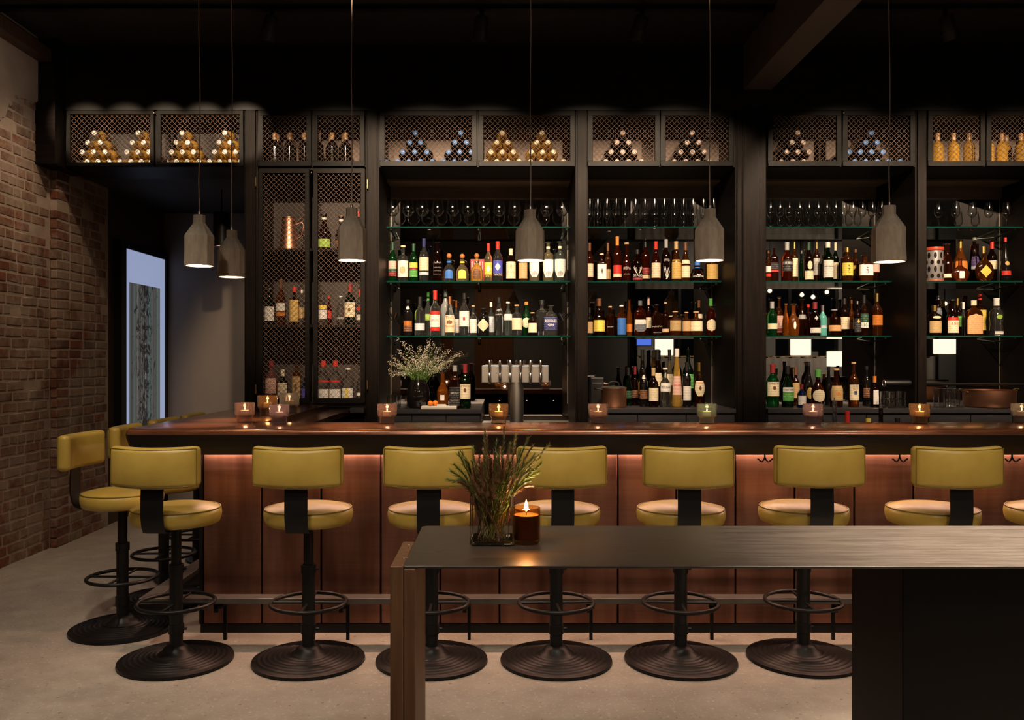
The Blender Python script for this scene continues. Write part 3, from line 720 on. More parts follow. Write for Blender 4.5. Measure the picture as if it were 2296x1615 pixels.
# ------------------------------------------------------------------ concrete pendants over the bar
def make_pendant(name, loc, lab, w, seed):
    rs = random.Random(seed); t = thing('pendant_lamp', lab, 'pendant lamp', loc, rz=rs.uniform(0, 3), group='concrete pendant lamps')
    r = w/2; h = w*1.73; n_ = 11; vs = []; fs = []
    lv = [(.40,0), (.40,.155), (.43,.17), (.97,.40), (1.0,.42), (1.0,.70), (1.01,.985), (.99,1.0), (.90,.995), (.88,.45), (.36,.22)]
    jit = [rs.uniform(.92, 1.05) for _ in range(n_)]; ja = [rs.uniform(-.12, .12) for _ in range(n_)]
    for i in range(n_):
        a = 2*math.pi*(i+ja[i])/n_
        for q, (rr_, z) in enumerate(lv):
            k = jit[i] if q < 8 else 1; k *= 1+rs.uniform(-.022, .022)
            vs.append((r*rr_*k*math.cos(a), r*rr_*k*math.sin(a), h*(1-z)))
    m_ = len(lv)
    for i in range(n_):
        j = (i+1) % n_
        for q in range(7): fs.append((i*m_+q, j*m_+q, j*m_+q+1, i*m_+q+1))
    fs.append(tuple(i*m_ for i in range(n_)))
    o = MB(); o.add(vs, fs); mk('shade', o, M['concrete'], t)
    o = MB(); fs = []
    for i in range(n_):
        j = (i+1) % n_
        for q in range(7, m_-1): fs.append((i*m_+q, j*m_+q, j*m_+q+1, i*m_+q+1))
    fs.append(tuple(i*m_+m_-1 for i in range(n_))); o.add(vs, fs); mk('inner_lining', o, M['shade_inner'], t)
    mk('cord_grip', MB().lathe([(0,h), (.007,h), (.007,h+.018), (.004,h+.022), (0,h+.022)], 10), M['steel'], t, smooth=40)
    zt = ZC-loc[2]
    pts = [(.003*math.sin(q*1.1+seed), .003*math.cos(q*.9), h+.02+(zt-h-.02)*q/10) for q in range(11)]; pts[0] = (0,0,h+.02)
    mk('cord', MB().tube(pts, .0026, 6), M['cord'], t, smooth=60)
    mk('bulb', MB().lathe([(0,-.03), (.02,-.022), (.026,-.004), (.02,.015), (.012,.03), (0,.032)], 12), emis('pendant_bulb', (1.0,.74,.44), 14), t, smooth=60, loc=(0, 0, h*.42))
    point((loc[0], loc[1], loc[2]+h*.20), 3.2, .02, (1.0,.70,.42))
    spot((loc[0], loc[1], loc[2]+h*.12), (loc[0], loc[1], 0), 95, 34, .9, .022, (1.0,.62,.34))
    return t
for i, (px, yb, wpx, D) in enumerate(((447, 597, 66, 4.6), (520, 622, 61, 4.98), (788.5, 585, 68, 4.55), (1189.5, 585, 66, 4.55), (1591.5, 585, 67, 4.55), (1994, 588, 73, 4.5), (2400, 588, 70, 4.5))):
    nm_ = ['nearest the brick wall, facing the hallway', 'lower one, second from the brick wall', 'in front of the tall mesh cabinet', 'in front of the beer tap bay', 'in front of the copper pot bay', 'in front of the third bay mirror', 'in front of the last bay'][i]
    make_pendant('pendant', (PX(px, D), D, PZ(yb, D)), 'grey faceted concrete pendant lamp %s' % nm_, wpx*D/F, 20+i)
bl = thing('black_pendant', 'black cylinder pendant lamp hanging in the hallway', 'pendant lamp', (PX(497, 7.6), 7.6, PZ(553, 7.6)))
w_ = 18.5*7.6/F; h_ = 75*7.6/F
mk('shade', MB().lathe([(w_,0), (w_,h_), (.02,h_+.005), (0,h_+.005)], 28).lathe([(w_-.004,0), (w_-.004,h_-.01), (0,h_-.01)], 28), M['iron'], bl, smooth=40)
mk('diffuser', MB().lathe([(0,.012), (w_-.005,.012), (w_-.005,.016), (0,.016)], 28), emis('lamp_diffuser', (1.0,.62,.5), 1.1), bl)
mk('cord', MB().tube([(0,0,h_), (0,0,2.93-bl.location.z)], .006, 6), M['iron'], bl)

# track spotlights on the ceiling
for i, (px, ty) in enumerate(((610, .3), (1080, .08), (1440, .25), (2120, -.35))):
    Dk = 5.89; t = thing('track_spotlight', 'black track spotlight on the ceiling, %s from the brick wall' % ORD[i+1], 'spotlight', (PX(px, Dk), Dk, ZC-.03), group='track spotlights')
    mk('stem', MB().tube([(0,0,0), (0,0,-.05)], .014, 10), M['iron'], t, smooth=50)
    can = mk('can', MB().lathe([(0,.0), (.035,.0), (.045,-.012), (.048,-.10), (.053,-.102), (.053,-.165), (.049,-.165), (.046,-.13), (0,-.13)], 24), pm('spot_can', (.035,.03,.03), .4), t, smooth=40, loc=(0,0,-.035), rot=(R(12), ty, 0))
# ------------------------------------------------------------------ back bar structure
ZB0, ZB1 = PZ(375, YF), 3.347                       # mesh cabinet row: bottom and top
ZCNT = 1.071                                        # back counter
BOXB = 7.07
PIL = [(548, 578), (820, 850), (1290, 1318), (1648, 1718), (2052, 2078), (2362, 2392)]
for i, (a, b) in enumerate(PIL):
    x0, x1 = PX(a, YF), PX(b, YF); m2 = MB().box(x0, x1, YF-.0, YM+.04, 0, ZB1-.001)
    if i in (0,): m2 = MB().box(x0, x1, YF, 7.12, 0, ZB1-.001)
    m2.box(x0+.012, x1-.012, YF-.022, YF, 0, ZB1-.001)
    if i == 3: m2.box(x0+.05, x1-.06, YF-.045, YF-.022, 0, ZB1-.001)
    struct('trim_%d' % (5+i), m2, M['black_wood'], 'black oak pilaster of the back bar, %s from the brick wall' % ORD[i+1], 'pilaster', bevel=.003)
struct('trim_11', MB().box(PX(578, YF), XR, YM+.012, YM+.06, 0, ZB1), M['black_wood'], 'dark backing wall behind the back bar mirrors', 'backing wall')

BACK = N('lit_cabinet_back').set(rough=.7, spec=.2)
f = BACK.noise(BACK.coords((1.4, 8, 30)), 5, 6, .65); BACK.base(BACK.ramp(f, [(.3, (.26,.20,.17)), (.7, (.40,.32,.27))])); BACK = BACK.m
def wires(x0, x1, z0, z1, y, p=.0385, r=.0014):
    m2 = MB(); W, H = x1-x0, z1-z0
    for sgn in (1, -1):
        c = -H+p*.3
        while c < W:
            u0, u1 = max(0, c), min(W, c+H)       # x range for the line x = c + z
            if u1-u0 > .004:
                za, zb_ = u0-c, u1-c
                if sgn > 0: pts = [(x0+u0, y, z0+za), (x0+u1, y, z0+zb_)]
                else: pts = [(x0+u0, y-.003, z1-za), (x0+u1, y-.003, z1-zb_)]
                m2.tube(pts, r, 4, cap=False)
            c += p
    return m2
FRM = wood('mesh_door_frame', (.0045,.0038,.0034), (.011,.009,.0078), .46, (6,6,6), spec=.14)
def mesh_door(parent, x0, x1, z0, z1, fw_=.037, hinge=None):
    d = MB(); y0, y1 = YF-.03, YF-.006
    d.box(x0, x1, y0, y1, z0, z0+fw_); d.box(x0, x1, y0, y1, z1-fw_, z1)
    d.box(x0, x0+fw_, y0, y1, z0+fw_, z1-fw_); d.box(x1-fw_, x1, y0, y1, z0+fw_, z1-fw_)
    do = mk('door', d, FRM, parent, bevel=.0025, seg=1)
    w_ = link('wire_mesh', wires(x0+fw_, x1-fw_, z0+fw_, z1-fw_, y1-.006).mesh('wire_mesh', fix=False), M['wire'], do)
    return do
BOXES = [(150, 548, [(150, 346), (353, 546)], 'over the hallway beside the brick wall'),
         (578, 820, [(579, 698), (702, 818)], 'above the tall mesh cabinet'),
         (850, 1290, [(852, 1069), (1073, 1289)], 'above the beer tap bay'),
         (1318, 1648, [(1318, 1479), (1481, 1644)], 'above the copper pot bay'),
         (1718, 2052, [(1722, 1886), (1889, 2051)], 'above the third bay'),
         (2078, 2362, [(2080, 2208), (2211, 2360)], 'above the last bay')]
for i, (a, b, doors, where) in enumerate(BOXES):
    x0, x1 = PX(a, YF)+.001, PX(b, YF)-.001
    c = thing('wine_cabinet', 'black mesh-door wine cabinet %s' % where, 'cabinet', (0,0,0), group='mesh wine cabinets')
    y0 = YF; t_ = .018; m2 = MB()
    m2.box(x0, x1, y0, BOXB, ZB0, ZB0+.024); m2.box(x0, x1, y0, BOXB, ZB1-.026, ZB1-.003)
    m2.box(x0, x0+t_, y0, BOXB, ZB0+.024, ZB1-.026); m2.box(x1-t_, x1, y0, BOXB, ZB0+.024, ZB1-.026)
    xm = (PX(doors[0][1], YF)+PX(doors[1][0], YF))/2
    m2.box(xm-.009, xm+.009, y0, y0+.03, ZB0+.024, ZB1-.026)
    mk('carcass', m2, FRM, c)
    mk('back_panel', MB().box(x0+t_, x1-t_, BOXB-.018, BOXB-.004, ZB0+.024, ZB1-.026), BACK, c)
    for (da, db) in doors: mesh_door(c, PX(da, YF-.02), PX(db, YF-.02), ZB0+.002, ZB1-.006, .030 if i < 1 else .038)
    if i in (0, 4):
        mk('latch', MB().lathe([(0,0),(.006,0),(.006,.012),(0,.014)], 10), M['brass'], c, loc=(xm, YF-.035, ZB1-.03), rot=(R(90),0,0))

# tall mesh cabinet (bay of the copper pitcher)
x0, x1 = PX(578, YF)+.001, PX(820, YF)-.001; zt_, zb_ = ZB0-.004, 1.112
tc_ = thing('tall_mesh_cabinet', 'tall black mesh-door liquor cabinet beside the grey hallway wall', 'cabinet', (0,0,0))
m2 = MB(); m2.box(x0, x0+.016, YF, 7.06, zb_, zt_); m2.box(x1-.016, x1, YF, 7.06, zb_, zt_); m2.box(x0, x1, YF, 7.06, zb_-.03, zb_); m2.box(x0, x1, YF, 7.06, zt_-.02, zt_)
mk('carcass', m2, FRM, tc_)
DARKBACK = wood('dark_cabinet_back', (.018,.013,.0105), (.038,.028,.023), .6, (12,12,1))
mk('back_panel', MB().box(x0+.016, x1-.016, 7.04, 7.056, zb_, zt_-.02), DARKBACK, tc_)
TZ = [PZ(562, 6.8), PZ(730, 6.8), zb_]
for z in TZ[:2]: mk('shelf', MB().box(x0+.016, x1-.016, YF+.03, 7.04, z-.018, z), M['black_wood_h'], tc_)
for a, b in ((580, 694), (703, 819)): mesh_door(tc_, PX(a, YF-.02), PX(b, YF-.02), zb_+.004, zt_-.012, .034)
for px, py in ((574, 408), (574, 873), (824, 413), (824, 863)):
    x = PX(px, YF-.04); mk('hinge', MB().lathe([(0,-.035),(.006,-.035),(.006,.035),(0,.035)], 10), M['brass'], tc_, loc=(x, YF-.045, PZ(py, YF-.04)))
mk('lower_panel', MB().box(x0, x1, YF+.012, YF+.03, 0, zb_-.03), M['black_wood'], tc_)
mk('counter_lip', MB().box(XI+.175, PX(820, YF), YF-.10, YF+.01, 1.045, 1.08), M['grey_wood'], tc_)
g = thing('door_latch', 'tiny bright chrome latch knob between the tall mesh doors', 'latch', (PX(697, YF-.05), YF-.036, PZ(386, YF-.05)))  # plain chrome latch knob on the tall doors
mk('knob', MB().lathe([(0,-.007),(.005,-.005),(.007,0),(.005,.005),(0,.007)], 12), M['chrome'], g, smooth=60)

# bays: shelf panels, mirrors, glass shelves, counters
BAYS = [(850, 1290, 'beer tap bay'), (1318, 1648, 'copper pot bay'), (1718, 2052, 'third bay'), (2078, 2362, 'last bay')]
ZS = [PZ(508, YS), PZ(630, YS), PZ(753, YS)]
for bi, (a, b, nm_) in enumerate(BAYS):
    x0, x1 = PX(a, YF), PX(b, YF)
    t = thing('bay_panel', 'brown oak panel over the shelves of the %s' % nm_, 'panel', (0,0,0), group='panels over the shelves')
    mk('board', MB().box(x0+.001, x1-.001, YM-.03, YM+.01, 2.80, ZB0-.001), M['shelf_wood'], t)
    mk('soffit_board', MB().box(x0+.001, x1-.001, BOXB+.001, YM-.031, ZB0-.02, ZB0-.001), M['shelf_wood'], t)
    t = thing('mirror_panel', 'tall tinted mirror behind the shelves of the %s' % nm_, 'mirror', (0,0,0), group='back bar mirrors')
    mk('mirror_sheet', MB().box(x0+.001, x1-.001, YM, YM+.01, ZCNT-.10, 2.80), M['mirror'], t)
    mk('edge_strip', MB().box(x1-.006, x1-.001, YM-.006, YM, ZCNT, 2.80), M['steel'], t)
    mk('edge_strip', MB().box(x0+.001, x0+.006, YM-.006, YM, ZCNT, 2.80), M['steel'], t)
    for k, z in enumerate(ZS):
        t = thing('glass_shelf', '%s glass shelf of the %s' % (['top', 'middle', 'lowest'][k], nm_), 'shelf', (0,0,0), group='glass bottle shelves')
        xa, xb = x0+.006, x1-.006; xm = (xa+xb)/2
        cuts = [(xa, xm-.001), (xm+.001, xb)] if bi == 0 else [(xa, xb)]
        for (c0, c1) in cuts:
            pn = mk('pane', MB().box(c0, c1, YS+.002, YM-.004, z-.012, z), M['shelf_glass'], t)
            mk('polished_edge', MB().box(c0, c1, YS-.001, YS+.003, z-.0122, z+.0002), M['glass_edge'], t)
        for x in ((xa+.03, xm, xb-.03) if bi == 0 else (xa+.03, xb-.03)):
            mk('bracket', MB().tube([(x, YM-.003, z-.045), (x, YS+.05, z-.0185)], .007, 8).box(x-.012, x+.012, YM-.006, YM-.001, z-.07, z-.02), M['iron'], t)
    # base cabinet and counter
    t = thing('back_counter', 'charcoal back counter and drawers under the %s' % nm_, 'counter', (0,0,0), group='back counters')
    xr = PX(1079, 6.55) if bi == 0 else x1-.001
    yf = 6.50 if bi == 0 else 6.60
    mk('countertop', MB().box(x0+.001, xr, yf, YM-.001, ZCNT-.032, ZCNT), M['grey_wood'], t, bevel=.002, seg=1)
    if bi == 0:
        mk('sink_deck', MB().box(xr+.001, x1-.001, 6.56, YM-.001, .90, .93), M['steel'], t)
    mk('body', MB().box(x0+.002, (xr if bi == 0 else x1)-.002, yf+.04, YM-.01, 0, ZCNT-.034), M['grey_wood'], t)
    nd = 3; 
    for q in range(nd):
        w_ = (xr-x0-.01)/nd
        mk('drawer', MB().box(x0+.005+q*w_+.003, x0+.005+(q+1)*w_-.003, yf+.018, yf+.039, ZCNT-.30, ZCNT-.045), M['grey_wood'], t, bevel=.002, seg=1)

# ------------------------------------------------------------------ bottles
PROF = {
 'std': [(0,0),(.90,0),(.98,.012),(1,.03),(1,.55),(.97,.595),(.86,.64),(.6,.69),(.42,.735),(.345,.79),(.33,.96),(.36,.965),(.36,.975),(0,.975)],
 'tall': [(0,0),(.90,0),(.98,.012),(1,.03),(1,.58),(.95,.625),(.74,.68),(.48,.73),(.36,.78),(.34,.96),(.37,.965),(.37,.975),(0,.975)],
 'slope': [(0,0),(.90,0),(.98,.012),(1,.03),(1,.44),(.94,.50),(.76,.58),(.56,.66),(.42,.74),(.36,.81),(.34,.96),(.37,.965),(.37,.975),(0,.975)],
 'wide': [(0,0),(.90,0),(.98,.015),(1,.035),(1,.60),(.98,.65),(.86,.70),(.55,.735),(.33,.765),(.29,.80),(.28,.95),(.31,.955),(.31,.97),(0,.97)],
 'squat': [(0,0),(.86,0),(.97,.02),(1,.06),(1,.26),(.96,.37),(.82,.47),(.55,.55),(.36,.60),(.31,.65),(.31,.80),(0,.81)],
 'apoth': [(0,0),(.9,0),(.98,.012),(1,.03),(1,.63),(.97,.675),(.84,.705),(.5,.725),(.36,.75),(.33,.79),(.33,.95),(.37,.955),(.37,.97),(0,.97)],
 'cone': [(0,0),(.92,0),(1,.02),(.98,.10),(.88,.32),(.72,.54),(.52,.72),(.37,.86),(.34,.965),(0,.965)],
 'round': [(0,0),(.42,0),(.62,.02),(.86,.10),(1,.25),(.98,.36),(.84,.47),(.56,.56),(.30,.62),(.22,.67),(.20,.93),(.23,.94),(.23,.965),(0,.965)],
 'decant': [(0,0),(.80,0),(.86,.015),(.95,.15),(1,.36),(.96,.46),(.78,.55),(.5,.62),(.37,.68),(.34,.74),(.34,.93),(.40,.94),(.40,.96),(0,.96)],
 'flat': [(0,0),(.9,0),(.98,.012),(1,.03),(1,.58),(.94,.66),(.72,.73),(.4,.775),(.28,.81),(.27,.95),(.31,.955),(.31,.97),(0,.97)],
 'wavy': [(0,0),(.86,0),(.97,.02),(.98,.12),(.86,.30),(.92,.46),(1,.56),(.88,.65),(.55,.71),(.38,.76),(.35,.95),(0,.96)],
 'tear': [(0,0),(.85,0),(.97,.03),(1,.15),(.9,.35),(.62,.55),(.36,.72),(.26,.85),(.26,.955),(0,.96)],
 'wine': [(0,0),(.90,0),(.98,.012),(1,.03),(1,.60),(.95,.65),(.72,.71),(.44,.755),(.36,.79),(.35,.96),(.385,.965),(.385,.985),(0,.985)],
}
SUP = {'apoth_sq': 7.0, 'flat': 4.5, 'wide': 2.0}
_bm = {}
def prof_of(kind): return PROF[kind[:-3] if kind.endswith('_sq') else kind]
def body_mesh(kind):
    if kind not in _bm:
        sq_ = kind.endswith('_sq') or kind == 'flat'
        _bm[kind] = MB().lathe(prof_of(kind), 28 if sq_ else 20, sup=6.0 if sq_ else 2.0).mesh('body', 44)
    return _bm[kind]
def rad(kind, z):
    p = [q for q in prof_of(kind)[1:-1]]
    for (r0, z0), (r1, z1) in zip(p, p[1:]):
        if z0 <= z <= z1: return r0+(r1-r0)*((z-z0)/(z1-z0) if z1 > z0 else 0)
    return p[-1][0]
def supk(kind, a):
    if not (kind.endswith('_sq') or kind == 'flat'): return 1.0
    c, d = abs(math.cos(a)), abs(math.sin(a)); return (c**6+d**6)**(-1/6)
def surf(kind, a, z, off=1.02):
    r = rad(kind, z)*off*supk(kind, a-math.pi/2); return (r*math.sin(a), -r*math.cos(a), z)
_lm = {}
def label_mesh(kind, z0, z1, shape, ha):
    key = (kind, z0, z1, shape, ha)
    if key in _lm: return _lm[key]
    m2 = MB(); nr = 10 if shape != 'rect' else 5; nc = 10; vs = []
    for i in range(nr+1):
        z = z0+(z1-z0)*i/nr; v = 2*i/nr-1
        h = ha
        if shape == 'oval': h = ha*math.sqrt(max(0, 1-v*v))
        elif shape == 'diamond': h = ha*(1-abs(v))
        elif shape == 'arch': h = ha*(1 if v < .3 else math.sqrt(max(0, 1-((v-.3)/.7)**2)))
        elif shape == 'shield': h = ha*(1 if v > -.2 else .45+.55*(v+1)/.8)
        for j in range(nc+1): vs.append(surf(kind, h*(2*j/nc-1), z))
    m2.add(vs, [(i*(nc+1)+j, i*(nc+1)+j+1, (i+1)*(nc+1)+j+1, (i+1)*(nc+1)+j) for i in range(nr) for j in range(nc)])
    me = m2.mesh('label', 60, fix=False); _lm[key] = me; return me
_tm = {}
def text_geo(s_):
    if s_ not in _tm:
        cu = bpy.data.curves.new('t', 'FONT'); cu.body = s_; cu.align_x = 'CENTER'; cu.resolution_u = 2
        ob = bpy.data.objects.new('t', cu); COL.objects.link(ob)
        dg = bpy.context.evaluated_depsgraph_get(); me = bpy.data.meshes.new_from_object(ob.evaluated_get(dg))
        vs = [tuple(v.co) for v in me.vertices]; fs = [tuple(p.vertices) for p in me.polygons]
        bpy.data.objects.remove(ob); bpy.data.curves.remove(cu); bpy.data.meshes.remove(me)
        x0 = min(v[0] for v in vs); x1 = max(v[0] for v in vs); y0 = min(v[1] for v in vs); y1 = max(v[1] for v in vs)
        _tm[s_] = ([((v[0]-x0)/(x1-x0)*2-1, (v[1]-y0)/(y1-y0)) for v in vs], fs)
    return _tm[s_]
def text_mesh(kind, s_, z0, z1, ha):
    vs, fs = text_geo(s_); m2 = MB()
    m2.add([surf(kind, ha*x, z0+(z1-z0)*y, 1.045) for x, y in vs], fs); return m2.mesh('lettering', fix=False)
def stroke_mesh(kind, strokes, z0, z1, ha, wd=.05):
    """brush or etched strokes laid on the bottle: polylines in x -1..1, y 0..1"""
    m2 = MB()
    for st in strokes:
        vs = []
        for i, (x, y) in enumerate(st):
            a = st[max(i-1, 0)]; b = st[min(i+1, len(st)-1)]; dx, dy = b[0]-a[0], (b[1]-a[1])*1.6; L = math.hypot(dx, dy) or 1
            nx, ny = -dy/L*wd, dx/L*wd*.8
            for s_ in (-1, 1): vs.append(surf(kind, ha*(x+s_*nx), z0+(z1-z0)*(y+s_*ny), 1.04))
        m2.add(vs, [(2*i, 2*i+2, 2*i+3, 2*i+1) for i in range(len(st)-1)])
    return m2.mesh('print', fix=False)
def squiggle(seed, amp=.35, n_=26, loops=5):
    r_ = random.Random(seed); return [[(-.95+1.9*i/n_+.10*math.sin(i*loops*.5), .5+amp*math.sin(i*loops*.48+r_.random())*r_.uniform(.5, 1)) for i in range(n_+1)]]
ANTLER = [[(s_*.12,.0),(s_*.45,.18),(s_*.75,.5),(s_*.7,.95)] for s_ in (-1,1)]+[[(s_*.5,.25),(s_*.42,.75)] for s_ in (-1,1)]+[[(s_*.72,.45),(s_*.98,.8)] for s_ in (-1,1)]+[[(s_*.3,.1),(s_*.2,.5)] for s_ in (-1,1)]
EAGLE = [[(-.1,.1),(-.5,.5),(-.85,1.0)],[(0,.1),(-.2,.6),(-.45,.98)],[(.1,.12),(.25,.6),(.5,.9)],[(.1,.1),(.55,.45),(.9,.6)],[(-.25,.0),(.2,.1),(.4,.25)],[(0,.1),(.05,.5),(.1,.85)]]
GLYPH = [[(-.5,.95),(.5,.85)],[(0,1.0),(-.1,.5),(-.7,.1)],[(-.1,.55),(.6,.05)],[(-.6,.6),(.7,.55)],[(.3,.5),(.2,.15),(-.2,.05)]]
STROKES = {'@antler': ANTLER, '@eagle': EAGLE, '@glyph': GLYPH}
CAPM = {}
def cap_mesh(kind, ck):
    key = (kind, ck)
    if key in CAPM: return CAPM[key]
    n_ = prof_of(kind)[-3][0]; zt = prof_of(kind)[-1][1]
    m2 = MB()
    if ck == 'c': m2.lathe([(0,.905),(n_*1.12,.905),(n_*1.12,.995),(n_*1.05,1),(0,1)], 16)
    elif ck == 'k': m2.lathe([(0,zt-.002),(n_*1.0,zt-.002),(n_*1.25,.955),(n_*1.25,.992),(n_*1.15,1),(0,1)] if zt > .94 else [(0,zt),(n_*1.3,zt),(n_*1.3,1),(0,1)], 16)
    elif ck == 'l': m2.lathe([(n_*1.03,.80),(n_*1.09,.80),(n_*1.09,.955),(n_*1.16,.958),(n_*1.16,.995),(n_*1.05,1),(0,1)], 16)
    elif ck == 't': m2.lathe([(0,.86),(n_*1.2,.86),(n_*1.2,.995),(n_*1.1,1),(0,1)], 16)
    elif ck == 'b':
        zc = (zt+1)/2; h = (1-zt)/2
        m2.lathe([(4.3*h*math.sin(q*math.pi/10)+1e-5, zc-h*math.cos(q*math.pi/10)) for q in range(11)], 16)
    elif ck == 's': m2.lathe([(0,zt),(n_*.8,zt),(n_*1.5,zt+.008),(n_*1.6,.985),(n_*1.3,1),(0,1)], 10)
    elif ck == 'p': m2.lathe([(0,zt),(n_*.9,zt),(n_*1.0,zt+.008),(n_*.30,.985),(n_*.28,1.03),(0,1.03)], 10)
    CAPM[key] = m2.mesh('cap', 45); return CAPM[key]
_nb = {}
def neck_mesh(kind):
    if kind not in _nb:
        n_ = prof_of(kind)[-4][0]; zt = prof_of(kind)[-1][1]; z0 = .66 if kind == 'squat' else .82
        _nb[kind] = MB().lathe([(n_*1.06,z0),(n_*1.08,z0+.005),(n_*1.08,z0+.055),(n_*1.05,z0+.06)], 16).mesh('neck_band', 45)
    return _nb[kind]
SY = {'round': .42, 'flat': .55, 'decant': .8}
def bottle(x, y, z, r, h, kind, gl, cap, labels, desc, group, text=None, neck=None, name='liquor_bottle', rot=None, rz=0):
    t = thing(name, desc, 'bottle', (x, y, z), rz, group); t.scale = (r, r*SY.get(kind, 1), h)
    if rot: t.rotation_euler = rot
    link('body', body_mesh(kind), G[gl], t)
    if cap: link('cap', cap_mesh(kind, cap[0]), G['clear'] if cap[1] == 'glass' else capm(cap[1]), t)
    if neck: link('neck_band', neck_mesh(kind), capm(neck), t)
    for lb in labels:
        c, z0, z1 = lb[:3]; shp = lb[3] if len(lb) > 3 else 'rect'; ha = R(lb[4] if len(lb) > 4 else 66)
        link('label', label_mesh(kind, z0, z1, shp, ha), paper(c), t)
    if text:
        for tx in (text if isinstance(text, list) else [text]):
            s_, c, z0, z1, ha = tx
            if s_[0] == '@':
                stk = STROKES[s_] if s_ in STROKES else squiggle(int(s_[1:]))
                link('printed_mark', stroke_mesh(kind, stk, z0, z1, R(ha), .05 if s_ in STROKES else .022), pm('ink_'+c, PCOL[c], .5), t); continue
            link('lettering', text_mesh(kind, s_, z0, z1, R(ha)), pm('ink_'+c, PCOL[c], .5), t)
    return t
def shelf_row(specs, zsup, Df, Db, where, group, dx=0):
    for s_ in specs:
        xc, w, yt, kind, gl, cap, labels, desc = s_[:8]; back = 'b' in s_[8:]; D = Db if back else Df
        for q in s_[8:]:
            if isinstance(q, (int, float)): D = q
        text = next((q for q in s_[8:] if isinstance(q, (tuple, list))), None)
        neck = next((q[1:] for q in s_[8:] if isinstance(q, str) and q[0] == '#'), None)
        bottle(PX(xc+dx, D), D, zsup, w*D/F/2, PZ(yt, D)-zsup, kind, gl, cap, labels, desc+' '+where, group, text, neck)
SF, SB = 7.10, 7.235
# -- beer tap bay, middle shelf
shelf_row([
 (880.5,19,543.6,'tall','green',('l','darkgreen'),[('pink',.32,.52),('darkgreen',.24,.32),('darkred',.14,.24)],'dark green bottle with pink and green landscape label'),
 (904,25,551,'apoth','clear',('k','peach'),[('white',.12,.57),('paleorange',.2,.42,'oval',30)],'clear bottle with painted orange skull-like label and wooden cork'),
 (927.5,19,547,'tall','green',('l','darkgreen'),[('yellow',.36,.5),('darkred',.30,.36),('green',.12,.30)],'green bottle with yellow, red and green striped label'),
 (951,22,535,'tall','clear',('l','navy'),[('cream',.25,.56),('paleblue',.15,.22)],'clear bottle with tall cream label and navy neck capsule'),
 (981,23.5,543,'slope','dark',('s','glass'),[],'dark amber bottle with etched pale writing and glass stopper',[('@1','grey',.42,.52,46),('@2','grey',.32,.38,50),('@3','grey',.24,.29,50),('@4','grey',.16,.2,44)]),
 (1007,28,568,'squat','clear',('b','ball'),[('blue',.10,.42,'arch',38)],'clear squat bottle with orange ball stopper and blue label','#blue'),
 (1036.5,28,569,'squat','pale_gold',('b','ball'),[('yellow',.10,.42,'arch',38)],'squat bottle with orange ball stopper and yellow label','#yellow'),
 (1069,28.5,568,'squat','gold',('b','ball'),[('brown',.10,.44,'arch',38)],'gold squat bottle with orange ball stopper and brown label','#silver'),
 (1095,18.5,546,'tall','pale_gold',('l','red'),[('yellow',.18,.5),('white',.24,.42,'diamond',34)],'pale bottle with red capsule and bright yellow label',[('TAPATIO','yellow',.11,.17,56)]),
 (1116,22,541.6,'tall','clear',('l','red'),[('royal',.2,.52),('white',.26,.46,'diamond',34)],'clear bottle with red capsule and bright blue label',[('TAPATIO','white',.14,.195,56)]),
 (1145.5,22.5,558,'tall','dark',('l','cream'),[('cream',.09,.60)],'dark bottle with large cream label and cream neck paper',[('@5','brown',.26,.31,48),('@glyph','brown',.38,.5,20)]),
 (1172.6,20.5,548,'apoth','amber',('k','wood'),[('kraft',.08,.50)],'amber bottle with kraft paper label below the pendant lamp'),
 (1198,23,545,'apoth','pale_gold',('s','silver'),[('white',.12,.52,'shield'),('grey',.14,.27,'oval',30)],'pale gold bottle with ornate white label below the pendant lamp'),
 (1229,24.5,542.6,'apoth','pale_gold',('s','silver'),[('white',.10,.55,'shield'),('grey',.12,.26,'oval',30)],'pale bottle with ornate grey label, nearer the pendant lamp','#cream'),
 (1255.5,25,541.6,'apoth','pale_green',('s','silver'),[('white',.10,.55,'shield'),('grey',.12,.26,'oval',30)],'pale bottle with ornate grey label, nearer the pilaster','#cream'),
], ZS[1], SF, SB, 'on middle tap-bay shelf', 'bottles on the middle shelf above the taps')
bx = thing('red_carton', 'red and white bottle carton standing behind the gold squat bottles', 'carton', (PX(1071, 7.27), 7.27, ZS[1]))
mk('box', MB().box(-.058, .058, -.03, .03, 0, .20), pm('red_card', (.5,.03,.04), .5), bx)
for k in range(5): mk('stripe', MB().box(-.05+k*.022, -.042+k*.022, -.0315, -.0295, .02, .18), pm('white_card', (.75,.6,.56), .5), bx)
